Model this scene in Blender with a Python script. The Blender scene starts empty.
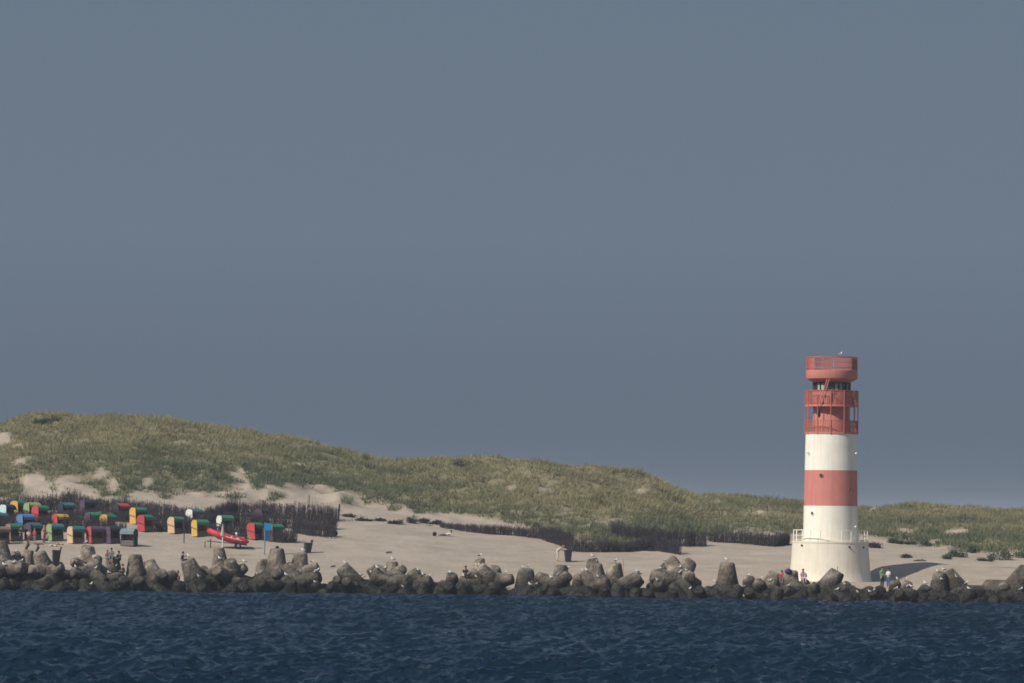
import bpy, math, random
import numpy as np
from mathutils import Vector, Matrix
from mathutils.bvhtree import BVHTree

random.seed(7)
rng = np.random.default_rng(11)
SC = bpy.context.scene
COL = SC.collection
R = math.radians

# ------------------------------------------------------------------ camera
FPX = 4000.0
CAMZ = 7.0
PITCH = math.atan((522 - 341.5) / FPX)
ROLL = R(0.7)
f_ = Vector((0, math.cos(PITCH), math.sin(PITCH)))
r0 = Vector((1, 0, 0))
u0 = Vector((0, -math.sin(PITCH), math.cos(PITCH)))
r_ = math.cos(ROLL) * r0 + math.sin(ROLL) * u0
u_ = -math.sin(ROLL) * r0 + math.cos(ROLL) * u0
cam_d = bpy.data.cameras.new('camera')
cam = bpy.data.objects.new('camera', cam_d)
COL.objects.link(cam)
cam_d.sensor_width = 36.0
cam_d.lens = FPX / 1024 * 36.0
cam_d.clip_start = 1.0
cam_d.clip_end = 60000.0
b_ = -f_
cam.matrix_world = Matrix(((r_.x, u_.x, b_.x, 0), (r_.y, u_.y, b_.y, 0), (r_.z, u_.z, b_.z, CAMZ), (0, 0, 0, 1)))
SC.camera = cam


def ray(px, py):
    return (f_ * FPX + r_ * (px - 512) + u_ * (341.5 - py))


def at(px, py, Y):
    d = ray(px, py)
    return Vector((d.x * Y / d.y, Y, CAMZ + d.z * Y / d.y))


def project(x, y, z):
    z = z - CAMZ
    w = y * f_.y + z * f_.z
    return 512 + FPX * (x * r_.x + y * r_.y + z * r_.z) / w, 341.5 - FPX * (x * u_.x + y * u_.y + z * u_.z) / w


# ------------------------------------------------------------------ noise
def _hash(ix, iy, s):
    h = (ix.astype(np.int64) * 374761393 + iy.astype(np.int64) * 668265263 + s * 974634777) & 0x7fffffff
    h = ((h ^ (h >> 13)) * 1274126177) & 0x7fffffff
    return ((h ^ (h >> 16)) & 0xffff) / 65535.0


def vnoise(x, y, s=0):
    x = np.asarray(x, float); y = np.asarray(y, float)
    ix = np.floor(x); iy = np.floor(y)
    fx = x - ix; fy = y - iy
    fx = fx * fx * (3 - 2 * fx); fy = fy * fy * (3 - 2 * fy)
    a = _hash(ix, iy, s); b = _hash(ix + 1, iy, s); c = _hash(ix, iy + 1, s); d = _hash(ix + 1, iy + 1, s)
    return (a * (1 - fx) + b * fx) * (1 - fy) + (c * (1 - fx) + d * fx) * fy


def fbm(x, y, s=0, o=4):
    t = 0; a = 0.5; n = 0
    for k in range(o):
        t = t + a * vnoise(x * 2 ** k + 17.3 * k, y * 2 ** k - 9.1 * k, s + k); n += a; a *= 0.5
    return t / n


def sstep(a, b, x):
    t = np.clip((np.asarray(x, float) - a) / (b - a), 0, 1)
    return t * t * (3 - 2 * t)


# ------------------------------------------------------------------ materials
def mat(name, col, rough=0.8, var=0.15, scale=3.0, bump=0.0, col2=None, metallic=0.0, spec=0.3, bscale=None):
    m = bpy.data.materials.new(name)
    m.use_nodes = True
    nt = m.node_tree
    p = nt.nodes['Principled BSDF']
    p.inputs['Roughness'].default_value = rough
    p.inputs['Metallic'].default_value = metallic
    p.inputs['Specular IOR Level'].default_value = spec
    tc = nt.nodes.new('ShaderNodeTexCoord')
    nz = nt.nodes.new('ShaderNodeTexNoise')
    nz.inputs['Scale'].default_value = scale
    nz.inputs['Detail'].default_value = 6
    nt.links.new(tc.outputs['Object'], nz.inputs['Vector'])
    rp = nt.nodes.new('ShaderNodeValToRGB')
    rp.color_ramp.elements[0].position = 0.3
    rp.color_ramp.elements[1].position = 0.7
    c2 = col2 or tuple(c * (1 - 2 * var) for c in col)
    rp.color_ramp.elements[0].color = (*c2, 1)
    rp.color_ramp.elements[1].color = (*col, 1)
    nt.links.new(nz.outputs['Fac'], rp.inputs['Fac'])
    nt.links.new(rp.outputs['Color'], p.inputs['Base Color'])
    if bump:
        bz = nt.nodes.new('ShaderNodeTexNoise')
        bz.inputs['Scale'].default_value = bscale or scale * 4
        bz.inputs['Detail'].default_value = 5
        nt.links.new(tc.outputs['Object'], bz.inputs['Vector'])
        bp = nt.nodes.new('ShaderNodeBump')
        bp.inputs['Strength'].default_value = bump
        bp.inputs['Distance'].default_value = 0.05
        nt.links.new(bz.outputs['Fac'], bp.inputs['Height'])
        nt.links.new(bp.outputs['Normal'], p.inputs['Normal'])
    return m


def streaked(name, col, dirt, amount):
    m = mat(name, col, 0.6, 0.05, 0.8, 0.06)
    nt = m.node_tree; N = nt.nodes; L = nt.links; P = N['Principled BSDF']
    src = P.inputs['Base Color'].links[0].from_socket
    tc = N.new('ShaderNodeTexCoord'); mp = N.new('ShaderNodeMapping'); mp.inputs['Scale'].default_value = (2.4, 2.4, 0.16)
    L.new(tc.outputs['Object'], mp.inputs['Vector'])
    nz = N.new('ShaderNodeTexNoise'); nz.inputs['Scale'].default_value = 1.0; nz.inputs['Detail'].default_value = 8; nz.inputs['Roughness'].default_value = 0.65
    L.new(mp.outputs[0], nz.inputs['Vector'])
    mr = N.new('ShaderNodeMapRange'); mr.inputs['From Min'].default_value = 0.48; mr.inputs['From Max'].default_value = 0.78
    mr.inputs['To Max'].default_value = amount
    L.new(nz.outputs['Fac'], mr.inputs['Value'])
    mx = N.new('ShaderNodeMix'); mx.data_type = 'RGBA'
    L.new(mr.outputs[0], mx.inputs['Factor']); L.new(src, mx.inputs['A']); mx.inputs['B'].default_value = (*dirt, 1)
    L.new(mx.outputs['Result'], P.inputs['Base Color'])
    return m


# ------------------------------------------------------------------ mesh builder
class MB:
    def __init__(s):
        s.v = []; s.f = []; s.m = []

    def add(s, vs, fs, mi=0):
        o = len(s.v)
        s.v.extend([tuple(v) for v in vs])
        s.f.extend([tuple(i + o for i in f) for f in fs])
        s.m.extend([mi] * len(fs))

    def box(s, c, d, mi=0, M=None):
        x, y, z = (k / 2 for k in d)
        vs = [Vector((sx * x, sy * y, sz * z)) for sx in (-1, 1) for sy in (-1, 1) for sz in (-1, 1)]
        if M is not None:
            vs = [M @ v for v in vs]
        c = Vector(c)
        s.add([v + c for v in vs], [(0, 1, 3, 2), (4, 6, 7, 5), (0, 4, 5, 1), (2, 3, 7, 6), (0, 2, 6, 4), (1, 5, 7, 3)], mi)

    def tube(s, pts, rad, n=8, mi=0, cap=True):
        pts = [Vector(p) for p in pts]
        rads = rad if isinstance(rad, (list, tuple)) else [rad] * len(pts)
        rings = []
        ref = None
        for i, p in enumerate(pts):
            t = (pts[min(i + 1, len(pts) - 1)] - pts[max(i - 1, 0)]).normalized()
            if ref is None:
                ref = Vector((0, 0, 1)) if abs(t.z) < 0.9 else Vector((1, 0, 0))
            a = t.cross(ref).normalized()
            b = t.cross(a).normalized()
            ref = -b if False else ref
            rings.append([p + (a * math.cos(2 * math.pi * k / n) + b * math.sin(2 * math.pi * k / n)) * rads[i] for k in range(n)])
        vs = [v for r in rings for v in r]
        fs = []
        for i in range(len(pts) - 1):
            for k in range(n):
                k2 = (k + 1) % n
                fs.append((i * n + k, i * n + k2, (i + 1) * n + k2, (i + 1) * n + k))
        if cap:
            fs.append(tuple(range(n - 1, -1, -1)))
            fs.append(tuple(range((len(pts) - 1) * n, len(pts) * n)))
        s.add(vs, fs, mi)

    def lathe(s, prof, n=32, mi=None, c=(0, 0, 0), M=None, a0=0.0, a1=2 * math.pi):
        """prof: list of (r,z[,matindex of band above])"""
        full = abs(a1 - a0 - 2 * math.pi) < 1e-6
        k_n = n if full else n + 1
        vs = []
        for p in prof:
            for k in range(k_n):
                a = a0 + (a1 - a0) * k / n
                v = Vector((p[0] * math.cos(a), p[0] * math.sin(a), p[1]))
                if M is not None:
                    v = M @ v
                vs.append(v + Vector(c))
        o = len(s.v)
        s.v.extend([tuple(v) for v in vs])
        for i in range(len(prof) - 1):
            m_ = prof[i][2] if len(prof[i]) > 2 else (mi or 0)
            for k in range(n):
                k2 = (k + 1) % k_n
                s.f.append((o + i * k_n + k, o + i * k_n + k2, o + (i + 1) * k_n + k2, o + (i + 1) * k_n + k))
                s.m.append(m_)

    def blob(s, c, d, mi=0, nu=10, nv=7, M=None):
        prof = []
        for i in range(nv + 1):
            a = -math.pi / 2 + math.pi * i / nv
            prof.append((max(1e-4, math.cos(a)), math.sin(a)))
        S = Matrix.Diagonal(Vector(d)).to_4x4()
        MM = (M.to_4x4() if M is not None else Matrix.Identity(4)) @ S
        s.lathe(prof, nu, mi, c, MM)

    def obj(s, name, mats, parent=None, smooth=False):
        me = bpy.data.meshes.new(name)
        me.from_pydata(s.v, [], s.f)
        for m in (mats if isinstance(mats, (list, tuple)) else [mats]):
            me.materials.append(m)
        me.polygons.foreach_set('material_index', s.m)
        if smooth:
            me.polygons.foreach_set('use_smooth', [True] * len(s.f))
        me.update()
        o = bpy.data.objects.new(name, me)
        COL.objects.link(o)
        if parent is not None:
            o.parent = parent
        return o


def tag(o, label=None, cat=None, group=None, kind=None):
    if label: o['label'] = label
    if cat: o['category'] = cat
    if group: o['group'] = group
    if kind: o['kind'] = kind
    return o


def empty(name, loc, rz=0.0, label=None, cat=None, group=None, scale=1.0, rx=0.0, ry=0.0):
    o = bpy.data.objects.new(name, None)
    COL.objects.link(o)
    o.location = loc
    o.rotation_euler = (rx, ry, rz)
    o.scale = (scale,) * 3
    o.empty_display_size = 0.3
    return tag(o, label, cat, group)


def copy_tree(o, parent=None):
    c = o.copy(); COL.objects.link(c)
    if parent is not None: c.parent = parent
    for ch in list(o.children):
        copy_tree(ch, c)
    return c


# ------------------------------------------------------------------ terrain
TX = (-130.0, 130.0, 0.5)
TY = (335.0, 760.0, 0.5)


def shore_py(px):
    return np.interp(px, [-400, 0, 300, 475, 600, 715, 830, 1024, 1400], [590, 591.5, 594, 596, 598.5, 600, 602, 605.5, 613])


def shoreline_pts():
    out = []
    for px in range(-400, 1401, 20):
        d = ray(px, float(shore_py(px)))
        t = -CAMZ / d.z
        out.append((d.x * t, d.y * t))
    return np.array(out)


SH = shoreline_pts()


def shoreY(x):
    return np.interp(x, SH[:, 0], SH[:, 1])


COLS = [-400, -150, 0, 60, 130, 200, 260, 330, 400, 460, 530, 590, 650, 690, 740, 800, 870, 940, 1024, 1150, 1400]
FOOT = [508, 507, 507, 506, 506, 511, 513, 515, 520, 528, 537, 547, 551, 546, 544, 545, 543, 552, 560, 565, 566]
FOOTY = [447, 447, 447, 447, 447, 447, 447, 447, 446, 444, 440, 432, 430, 436, 440, 440, 440, 430, 424, 420, 420]
RCOLS = [-400, -150, -40, 0, 30, 60, 100, 150, 200, 250, 300, 340, 380, 400, 430, 460, 500, 530, 560, 590, 620, 650, 665, 680, 692, 705, 720, 740, 780, 830, 870, 900, 940, 970, 1000, 1024, 1150, 1400]
RIDGE = [470, 455, 440, 434, 419, 415, 415, 418, 428, 434, 442, 450, 459, 463, 463, 460, 460, 462, 470, 477, 481, 485, 489, 495, 499, 497, 496, 496, 500, 507, 509, 509, 509, 508, 508, 511, 519, 534]
RIDGEY = np.interp(RCOLS, [-400, 300, 400, 530, 650, 700, 1400], [530, 530, 535, 505, 500, 545, 560])

fx = []; fy = []; fz = []
for c, p, Y in zip(COLS, FOOT, FOOTY):
    v = at(c, p, Y); fx.append(v.x); fy.append(v.y); fz.append(v.z)
rx_ = []; ry_ = []; rz_ = []
for c, p, Y in zip(RCOLS, RIDGE, RIDGEY):
    v = at(c, p + (4 if c < 700 else 6), float(Y)); rx_.append(v.x); ry_.append(v.y); rz_.append(v.z)


def smooth1d(xs, ys, q, w):
    acc = 0
    for k, g in ((-1, .25), (0, .5), (1, .25)):
        acc = acc + g * np.interp(q + k * w, xs, ys)
    return acc


def terrain_raw(X, Y):
    s = shoreY(X)
    Yf = smooth1d(fx, fy, X, 2.0); zf = smooth1d(fx, fz, X, 2.0)
    Yr = smooth1d(rx_, ry_, X, 1.0); zr = smooth1d(rx_, rz_, X, 1.0)
    p = np.interp(X, [-60, -10, 15, 28, 60], [1.0, 1.05, 1.15, 1.25, 1.2])
    t = (Y - s) / (Yf - s)
    beach = np.where(t > 0, zf * np.abs(t) ** p, t * (Yf - s) * 0.12)
    u = np.clip((Y - Yf) / (Yr - Yf), 0, 1)
    prof = np.sin(u * math.pi / 2) * 0.62 + u * 0.38
    dune = zf + (zr - zf) * prof
    back = np.clip((Y - Yr) / 75.0, 0, 3)
    bz = zr * (1 - sstep(0, 1, back)) + 2.0 * sstep(0, 1, back) - 6.0 * sstep(1.2, 2.4, back)
    z = np.where(Y < Yf, beach, np.where(Y < Yr, dune, bz))
    # soften the foot crease and add hummocks
    dn = sstep(0, 14, Y - Yf)
    hum = (fbm(X / 11, Y / 13, 3, 4) - 0.5) * 2.4 + (0.5 - np.abs(2 * vnoise(X / 5.2 + 3.3, Y / 6.0, 9) - 1)) * 1.25 + (0.5 - np.abs(2 * vnoise(X / 2.6, Y / 3.1 + 7.7, 19) - 1)) * 0.55
    hk = 1 + 0.25 * sstep(-8, -1, X) * (1 - sstep(18, 24, X)) * sstep(20, 40, Y - Yf)
    z = z + dn * hum * np.where(Y < Yr + 20, 1, 0.4) * hk
    bm = sstep(6, 14, Y - s) * (1 - dn)
    z = z + bm * ((fbm(X / 7, Y / 6, 21, 3) - 0.5) * 0.22 + (fbm(X / 1.7, Y / 1.6, 31, 2) - 0.5) * 0.09)
    z = z - 0.75 * (1 - sstep(1.0, 9.0, Y - s))
    # sides of the island sink under the sea
    e = sstep(95, 125, np.abs(X))
    z = z * (1 - e) + (-3) * e
    return z


gx = np.arange(TX[0], TX[1] + 1e-6, TX[2]); gy = np.arange(TY[0], TY[1] + 1e-6, TY[2])
GX, GY = np.meshgrid(gx, gy)
GZ = terrain_raw(GX, GY)

# lighthouse foot: level the sand round the tower
TWX = at(830.2, 560, 400.0).x
TWZ = at(831, 581.2, 396.2).z
TWY = 400.0
dd = np.hypot(GX - TWX, GY - TWY)
w = 1 - sstep(4.5, 10.0, dd)
GZ = GZ * (1 - w) + (TWZ - 0.05 + 0.0 * GX) * w
# the sand heap the tower's shadow falls on
MOUND = []


def add_mound(cx, cy, rx, ry, h):
    global GZ
    q = np.hypot((GX - cx) / rx, (GY - cy) / ry)
    GZ = GZ + h * (1 - sstep(0, 1, q))


add_mound(TWX + 9.0, TWY + 7.0, 7.0, 5.0, 0.72)
add_mound(TWX + 16.0, TWY + 6.0, 10.0, 4.5, 0.55)  # low berm added to screen the hollow behind it from the camera
add_mound(TWX + 17.0, TWY + 13.5, 11.0, 6.0, -1.2)  # hollow added to drop the far end of the tower's shadow out of sight


def tz(x, y):
    x = np.asarray(x, float); y = np.asarray(y, float)
    i = np.clip((x - TX[0]) / TX[2], 0, len(gx) - 1.001); j = np.clip((y - TY[0]) / TY[2], 0, len(gy) - 1.001)
    i0 = i.astype(int); j0 = j.astype(int); a = i - i0; b = j - j0
    return (GZ[j0, i0] * (1 - a) + GZ[j0, i0 + 1] * a) * (1 - b) + (GZ[j0 + 1, i0] * (1 - a) + GZ[j0 + 1, i0 + 1] * a) * b


_YS = np.arange(345, 700, 0.1)


def hit(px, py, ymin=345):
    """where the view ray through a pixel of the photograph meets the sand"""
    d = ray(px, py)
    ys = _YS[_YS >= ymin]
    xs = d.x * ys / d.y; zs = CAMZ + d.z * ys / d.y
    k = np.nonzero(zs <= tz(xs, ys))[0]
    i = k[0] if len(k) else -1
    x, y = float(xs[i]), float(ys[i])
    return Vector((x, y, float(tz(x, y))))


# vegetation cover, from the outline of the grass on the dune front
EDX = [-400, 0, 20, 25, 35, 53, 65, 76, 88, 106, 116, 141, 151, 169, 183, 197, 218, 241, 246, 256, 300, 340, 370, 400, 440, 480, 530, 560, 600, 650, 700, 750, 800, 870, 910, 940, 985, 1024, 1400]
EDY = [493, 494, 494, 472, 480, 487, 482, 477, 487, 494, 496, 485, 486, 489, 492, 489, 492, 494, 478, 487, 486, 488, 498, 504, 511, 516, 525, 534, 545, 546, 536, 530, 534, 534, 538, 545, 552, 553, 555]
PATCH = [(4, 438, 7, 6), (20, 463, 11, 4), (37, 481, 8, 12), (100, 473, 5, 6), (148, 482, 8, 6), (112, 486, 8, 7), (240, 474, 8, 8), (300, 465, 7, 3), (336, 472, 5, 2),
         (365, 484, 4, 3), (320, 496, 22, 9), (360, 511, 9, 6), (268, 490, 10, 7), (640, 492, 10, 3), (545, 490, 9, 3), (510, 489, 7, 3), (716, 503, 9, 3),
         (960, 532, 10, 3), (905, 530, 7, 2), (760, 512, 8, 2), (66, 484, 12, 8)]
CLUMP = [(395, 507, 8, 4), (412, 505, 6, 5), (370, 500, 7, 4), (345, 502, 6, 3), (275, 497, 7, 4), (258, 484, 7, 6), (70, 498, 5, 4), (165, 497, 6, 3), (420, 511, 8, 4), (205, 487, 20, 5), (8, 494, 14, 5)]


def veg(x, y, z):
    px, py = project(x, y, z)
    e = np.interp(px, EDX, EDY)
    n = fbm(x / 3.2, y / 5.0, 77, 3) - 0.5
    n2 = fbm(x / 9.0, y / 9.0, 55, 3) - 0.5
    v = sstep(-0.3, 0.3, (e - py) / 12.0 + n * 1.5 * np.interp(px, [360, 460, 850, 900], [1.4, 0.5, 0.5, 1]))
    for (a, b, c, d) in PATCH:
        q = np.hypot((px - a) / c, (py - b) / d) + n * 1.1
        v = v * sstep(0.75, 1.15, q)
    for (a, b, c, d) in CLUMP:
        q = np.hypot((px - a) / c, (py - b) / d) + n * 1.1
        v = np.maximum(v, 1 - sstep(0.7, 1.1, q))
    hi = np.clip((e - py) / 60.0, 0, 1)
    v = v * (1 - 0.6 * sstep(0.2, 0.32, n2 + 0.5 * n) * sstep(0.1, 0.5, hi) * (1 - sstep(0.75, 0.95, hi)))
    v = np.where(z < 1.5, 0, v)
    return np.clip(v, 0, 1), hi


def grid_mesh(name, X, Y, Z):
    ny, nx = X.shape
    co = np.stack([X, Y, Z], -1).reshape(-1, 3).astype(np.float32)
    i = np.arange((ny - 1) * (nx - 1)); r = i // (nx - 1); c = i % (nx - 1)
    a = r * nx + c
    quads = np.stack([a, a + 1, a + nx + 1, a + nx], -1).astype(np.int32)
    me = bpy.data.meshes.new(name)
    me.vertices.add(len(co)); me.vertices.foreach_set('co', co.ravel())
    me.loops.add(quads.size); me.loops.foreach_set('vertex_index', quads.ravel())
    me.polygons.add(len(quads))
    me.polygons.foreach_set('loop_start', np.arange(0, quads.size, 4, dtype=np.int32))
    me.polygons.foreach_set('loop_total', np.full(len(quads), 4, np.int32))
    me.polygons.foreach_set('use_smooth', np.ones(len(quads), bool))
    me.update(calc_edges=True)
    return me


me = grid_mesh('sand_dunes', GX, GY, GZ)
V_, H_ = veg(GX, GY, GZ)
at_ = me.attributes.new('cover', 'FLOAT', 'POINT')
at_.data.foreach_set('value', V_.ravel().astype(np.float32))
sand_o = bpy.data.objects.new('sand_dunes', me); COL.objects.link(sand_o)
tag(sand_o, 'pale sandy beach rising to grass covered dunes', kind='structure')

m = bpy.data.materials.new('sand'); m.use_nodes = True
nt = m.node_tree; N = nt.nodes; L = nt.links; P = N['Principled BSDF']
P.inputs['Roughness'].default_value = 0.95; P.inputs['Specular IOR Level'].default_value = 0.1
geo = N.new('ShaderNodeNewGeometry')
n1 = N.new('ShaderNodeTexNoise'); n1.inputs['Scale'].default_value = 0.22; n1.inputs['Detail'].default_value = 8; n1.inputs['Roughness'].default_value = 0.62
L.new(geo.outputs['Position'], n1.inputs['Vector'])
rp = N.new('ShaderNodeValToRGB')
rp.color_ramp.elements[0].position = 0.32; rp.color_ramp.elements[0].color = (0.290, 0.245, 0.198, 1)
rp.color_ramp.elements[1].position = 0.68; rp.color_ramp.elements[1].color = (0.375, 0.320, 0.260, 1)
L.new(n1.outputs['Fac'], rp.inputs['Fac'])
# litter of the grass
ca = N.new('ShaderNodeAttribute'); ca.attribute_name = 'cover'
lit = N.new('ShaderNodeRGB'); lit.outputs[0].default_value = (0.165, 0.152, 0.095, 1)
mx = N.new('ShaderNodeMix'); mx.data_type = 'RGBA'
ml = N.new('ShaderNodeMath'); ml.operation = 'MULTIPLY'; ml.inputs[1].default_value = 0.92
L.new(ca.outputs['Fac'], ml.inputs[0]); L.new(ml.outputs[0], mx.inputs['Factor'])
L.new(rp.outputs['Color'], mx.inputs['A']); L.new(lit.outputs[0], mx.inputs['B'])
# wet strip at the water's edge
sep = N.new('ShaderNodeSeparateXYZ'); L.new(geo.outputs['Position'], sep.inputs[0])
mr = N.new('ShaderNodeMapRange'); mr.inputs['From Min'].default_value = 0.2; mr.inputs['From Max'].default_value = 0.8
mr.inputs['To Min'].default_value = 0.45; mr.inputs['To Max'].default_value = 1.0
L.new(sep.outputs['Z'], mr.inputs['Value'])
mw = N.new('ShaderNodeMix'); mw.data_type = 'RGBA'; mw.blend_type = 'MULTIPLY'; mw.inputs['Factor'].default_value = 1.0
L.new(mx.outputs['Result'], mw.inputs['A']); L.new(mr.outputs['Result'], mw.inputs['B'])
L.new(mw.outputs['Result'], P.inputs['Base Color'])
n2 = N.new('ShaderNodeTexNoise'); n2.inputs['Scale'].default_value = 1.6; n2.inputs['Detail'].default_value = 5
L.new(geo.outputs['Position'], n2.inputs['Vector'])
bp = N.new('ShaderNodeBump'); bp.inputs['Strength'].default_value = 0.6; bp.inputs['Distance'].default_value = 0.16
L.new(n2.outputs['Fac'], bp.inputs['Height']); L.new(bp.outputs['Normal'], P.inputs['Normal'])
me.materials.append(m)

# ------------------------------------------------------------------ dune grass (uncountable)
def build_grass():
    NT = 115000
    x = rng.uniform(-82, 82, NT); y = rng.uniform(398, 575, NT)
    z = tz(x, y)
    v, hi = veg(x, y, z)
    keep = rng.random(NT) < v * 0.97 + 0.010 * (y > 441)
    x, y, z, hi, v = x[keep], y[keep], z[keep], hi[keep], v[keep]
    n = len(x); NB = 8
    big = fbm(x / 14, y / 14, 5, 3); sm = fbm(x / 2.6, y / 2.6, 8, 2)
    hgt = (0.36 + 0.36 * sm + 0.2 * big) * rng.uniform(0.75, 1.25, n) * (0.65 + 0.35 * v)
    ppx, ppy = project(x, y, z)
    reg = 0.22 * (1 - sstep(250, 420, ppx)) - 0.25 * sstep(400, 480, ppx) * (1 - sstep(660, 740, ppx)) * sstep(0.3, 0.6, hi)
    green = np.clip(0.93 - hi * 1.25 + reg + (big - 0.5) * 1.3 + (sm - 0.5) * 0.5 + rng.normal(0, 0.08, n), 0, 1)
    gcol = np.array([0.156, 0.180, 0.106]); straw = np.array([0.325, 0.298, 0.170]); dark = np.array([0.084, 0.100, 0.070])
    base = straw[None] * (1 - green[:, None]) + gcol[None] * green[:, None]
    dk = sstep(0.52, 0.72, fbm(x / 5, y / 7, 41, 3))[:, None]
    base = base * (1 - 0.35 * dk) + dark[None] * 0.35 * dk
    base = base * rng.uniform(0.85, 1.15, (n, 1))
    x = np.repeat(x, NB); y = np.repeat(y, NB); z = np.repeat(z, NB); hgt = np.repeat(hgt, NB); base = np.repeat(base, NB, 0)
    k = len(x)
    ox = rng.normal(0, 0.2, k); oy = rng.normal(0, 0.2, k)
    bx = x + ox; by = y + oy; bz = z - 0.06
    h = hgt * rng.uniform(0.55, 1.15, k)
    ang = rng.uniform(0, 2 * math.pi, k); wd = rng.uniform(0.035, 0.075, k)
    lx = ox * 1.3 + rng.normal(0.1, 0.16, k) * h; ly = oy * 1.3 + rng.normal(0, 0.16, k) * h
    co = np.empty((k, 3, 3), np.float32)
    co[:, 0] = np.stack([bx - np.cos(ang) * wd, by - np.sin(ang) * wd, bz], -1)
    co[:, 1] = np.stack([bx + np.cos(ang) * wd, by + np.sin(ang) * wd, bz], -1)
    co[:, 2] = np.stack([bx + lx, by + ly, bz + h], -1)
    col = np.ones((k, 3, 4), np.float32)
    col[:, :, :3] = (base * rng.uniform(0.88, 1.12, (k, 1)))[:, None, :]
    me = bpy.data.meshes.new('dune_grass')
    me.vertices.add(k * 3); me.vertices.foreach_set('co', co.ravel())
    me.loops.add(k * 3); me.loops.foreach_set('vertex_index', np.arange(k * 3, dtype=np.int32))
    me.polygons.add(k)
    me.polygons.foreach_set('loop_start', np.arange(0, k * 3, 3, dtype=np.int32))
    me.polygons.foreach_set('loop_total', np.full(k, 3, np.int32))
    me.update(calc_edges=True)
    a = me.attributes.new('tint', 'FLOAT_COLOR', 'POINT'); a.data.foreach_set('color', col.ravel())
    m = bpy.data.materials.new('grass_blade'); m.use_nodes = True
    nt = m.node_tree; P = nt.nodes['Principled BSDF']; P.inputs['Roughness'].default_value = 0.7; P.inputs['Specular IOR Level'].default_value = 0.2
    t = nt.nodes.new('ShaderNodeAttribute'); t.attribute_name = 'tint'
    nt.links.new(t.outputs['Color'], P.inputs['Base Color'])
    tr = nt.nodes.new('ShaderNodeBsdfTranslucent'); nt.links.new(t.outputs['Color'], tr.inputs['Color'])
    ms = nt.nodes.new('ShaderNodeMixShader'); ms.inputs[0].default_value = 0.4
    nt.links.new(P.outputs[0], ms.inputs[1]); nt.links.new(tr.outputs[0], ms.inputs[2])
    nt.links.new(ms.outputs[0], nt.nodes['Material Output'].inputs['Surface'])
    me.materials.append(m)
    o = bpy.data.objects.new('dune_grass', me); COL.objects.link(o)
    tag(o, 'green and straw coloured marram grass covering the dunes', 'grass', kind='stuff')


build_grass()

# ------------------------------------------------------------------ water
def build_water():
    def axis(a, b, st, lo, hi):
        c = list(np.arange(a, b + 1e-6, st)); s = st; v = b
        up = []
        while v < hi:
            s *= 1.35; v += s; up.append(min(v, hi))
        s = st; v = a; dn = []
        while v > lo:
            s *= 1.35; v -= s; dn.append(max(v, lo))
        return np.array(dn[::-1] + c + up)
    xs = axis(-66, 66, 0.18, -7000, 7000); ys = axis(155, 392, 0.16, -500, 7500)
    X, Y = np.meshgrid(xs, ys)
    Z = np.zeros_like(X); DX = np.zeros_like(X); DY = np.zeros_like(X)
    fade = sstep(-67, -62, X) * (1 - sstep(62, 67, X)) * sstep(152, 158, Y) * (1 - sstep(388, 394, Y))
    r = np.random.default_rng(5)
    for k in range(100):
        lam = 0.5 * (6.0 / 0.5) ** (r.random() ** 1.15)
        th = R(-112) + r.normal(0, 0.55)
        kx, ky = math.cos(th) * 2 * math.pi / lam, math.sin(th) * 2 * math.pi / lam
        am = 0.0132 * lam ** 0.64 * (0.6 + 0.8 * r.random())
        ph = kx * X + ky * Y + r.random() * 6.283
        Z += am * np.sin(ph)
        DX += 0.75 * am * math.cos(th) * np.cos(ph); DY += 0.75 * am * math.sin(th) * np.cos(ph)
    gust = (1 - 0.4 * sstep(340, 385, Y)) * (0.7 + 0.7 * fbm(X / 25, Y / 40, 91, 3))
    me = grid_mesh('sea_water', X + DX * fade * gust, Y + DY * fade * gust, Z * fade * gust)
    o = bpy.data.objects.new('sea_water', me); COL.objects.link(o)
    tag(o, 'choppy dark blue sea in front of the breakwater', kind='structure')
    m = bpy.data.materials.new('sea_water'); m.use_nodes = True
    nt = m.node_tree; P = nt.nodes['Principled BSDF']
    P.inputs['Base Color'].default_value = (0.002, 0.0120, 0.0255, 1)
    P.inputs['Roughness'].default_value = 0.05
    P.inputs['IOR'].default_value = 1.18
    P.inputs['Specular Tint'].default_value = (0.68, 0.86, 1.0, 1)
    g = nt.nodes.new('ShaderNodeNewGeometry')
    mp = nt.nodes.new('ShaderNodeMapping'); mp.inputs['Scale'].default_value = (1.0, 1.0, 1.0)
    nt.links.new(g.outputs['Position'], mp.inputs['Vector'])
    nz = nt.nodes.new('ShaderNodeTexNoise'); nz.inputs['Scale'].default_value = 3.0; nz.inputs['Detail'].default_value = 5; nz.inputs['Roughness'].default_value = 0.6
    nt.links.new(mp.outputs[0], nz.inputs['Vector'])
    bp = nt.nodes.new('ShaderNodeBump'); bp.inputs['Strength'].default_value = 0.4; bp.inputs['Distance'].default_value = 0.08
    nt.links.new(nz.outputs['Fac'], bp.inputs['Height']); nt.links.new(bp.outputs['Normal'], P.inputs['Normal'])
    me.materials.append(m)


build_water()

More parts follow.
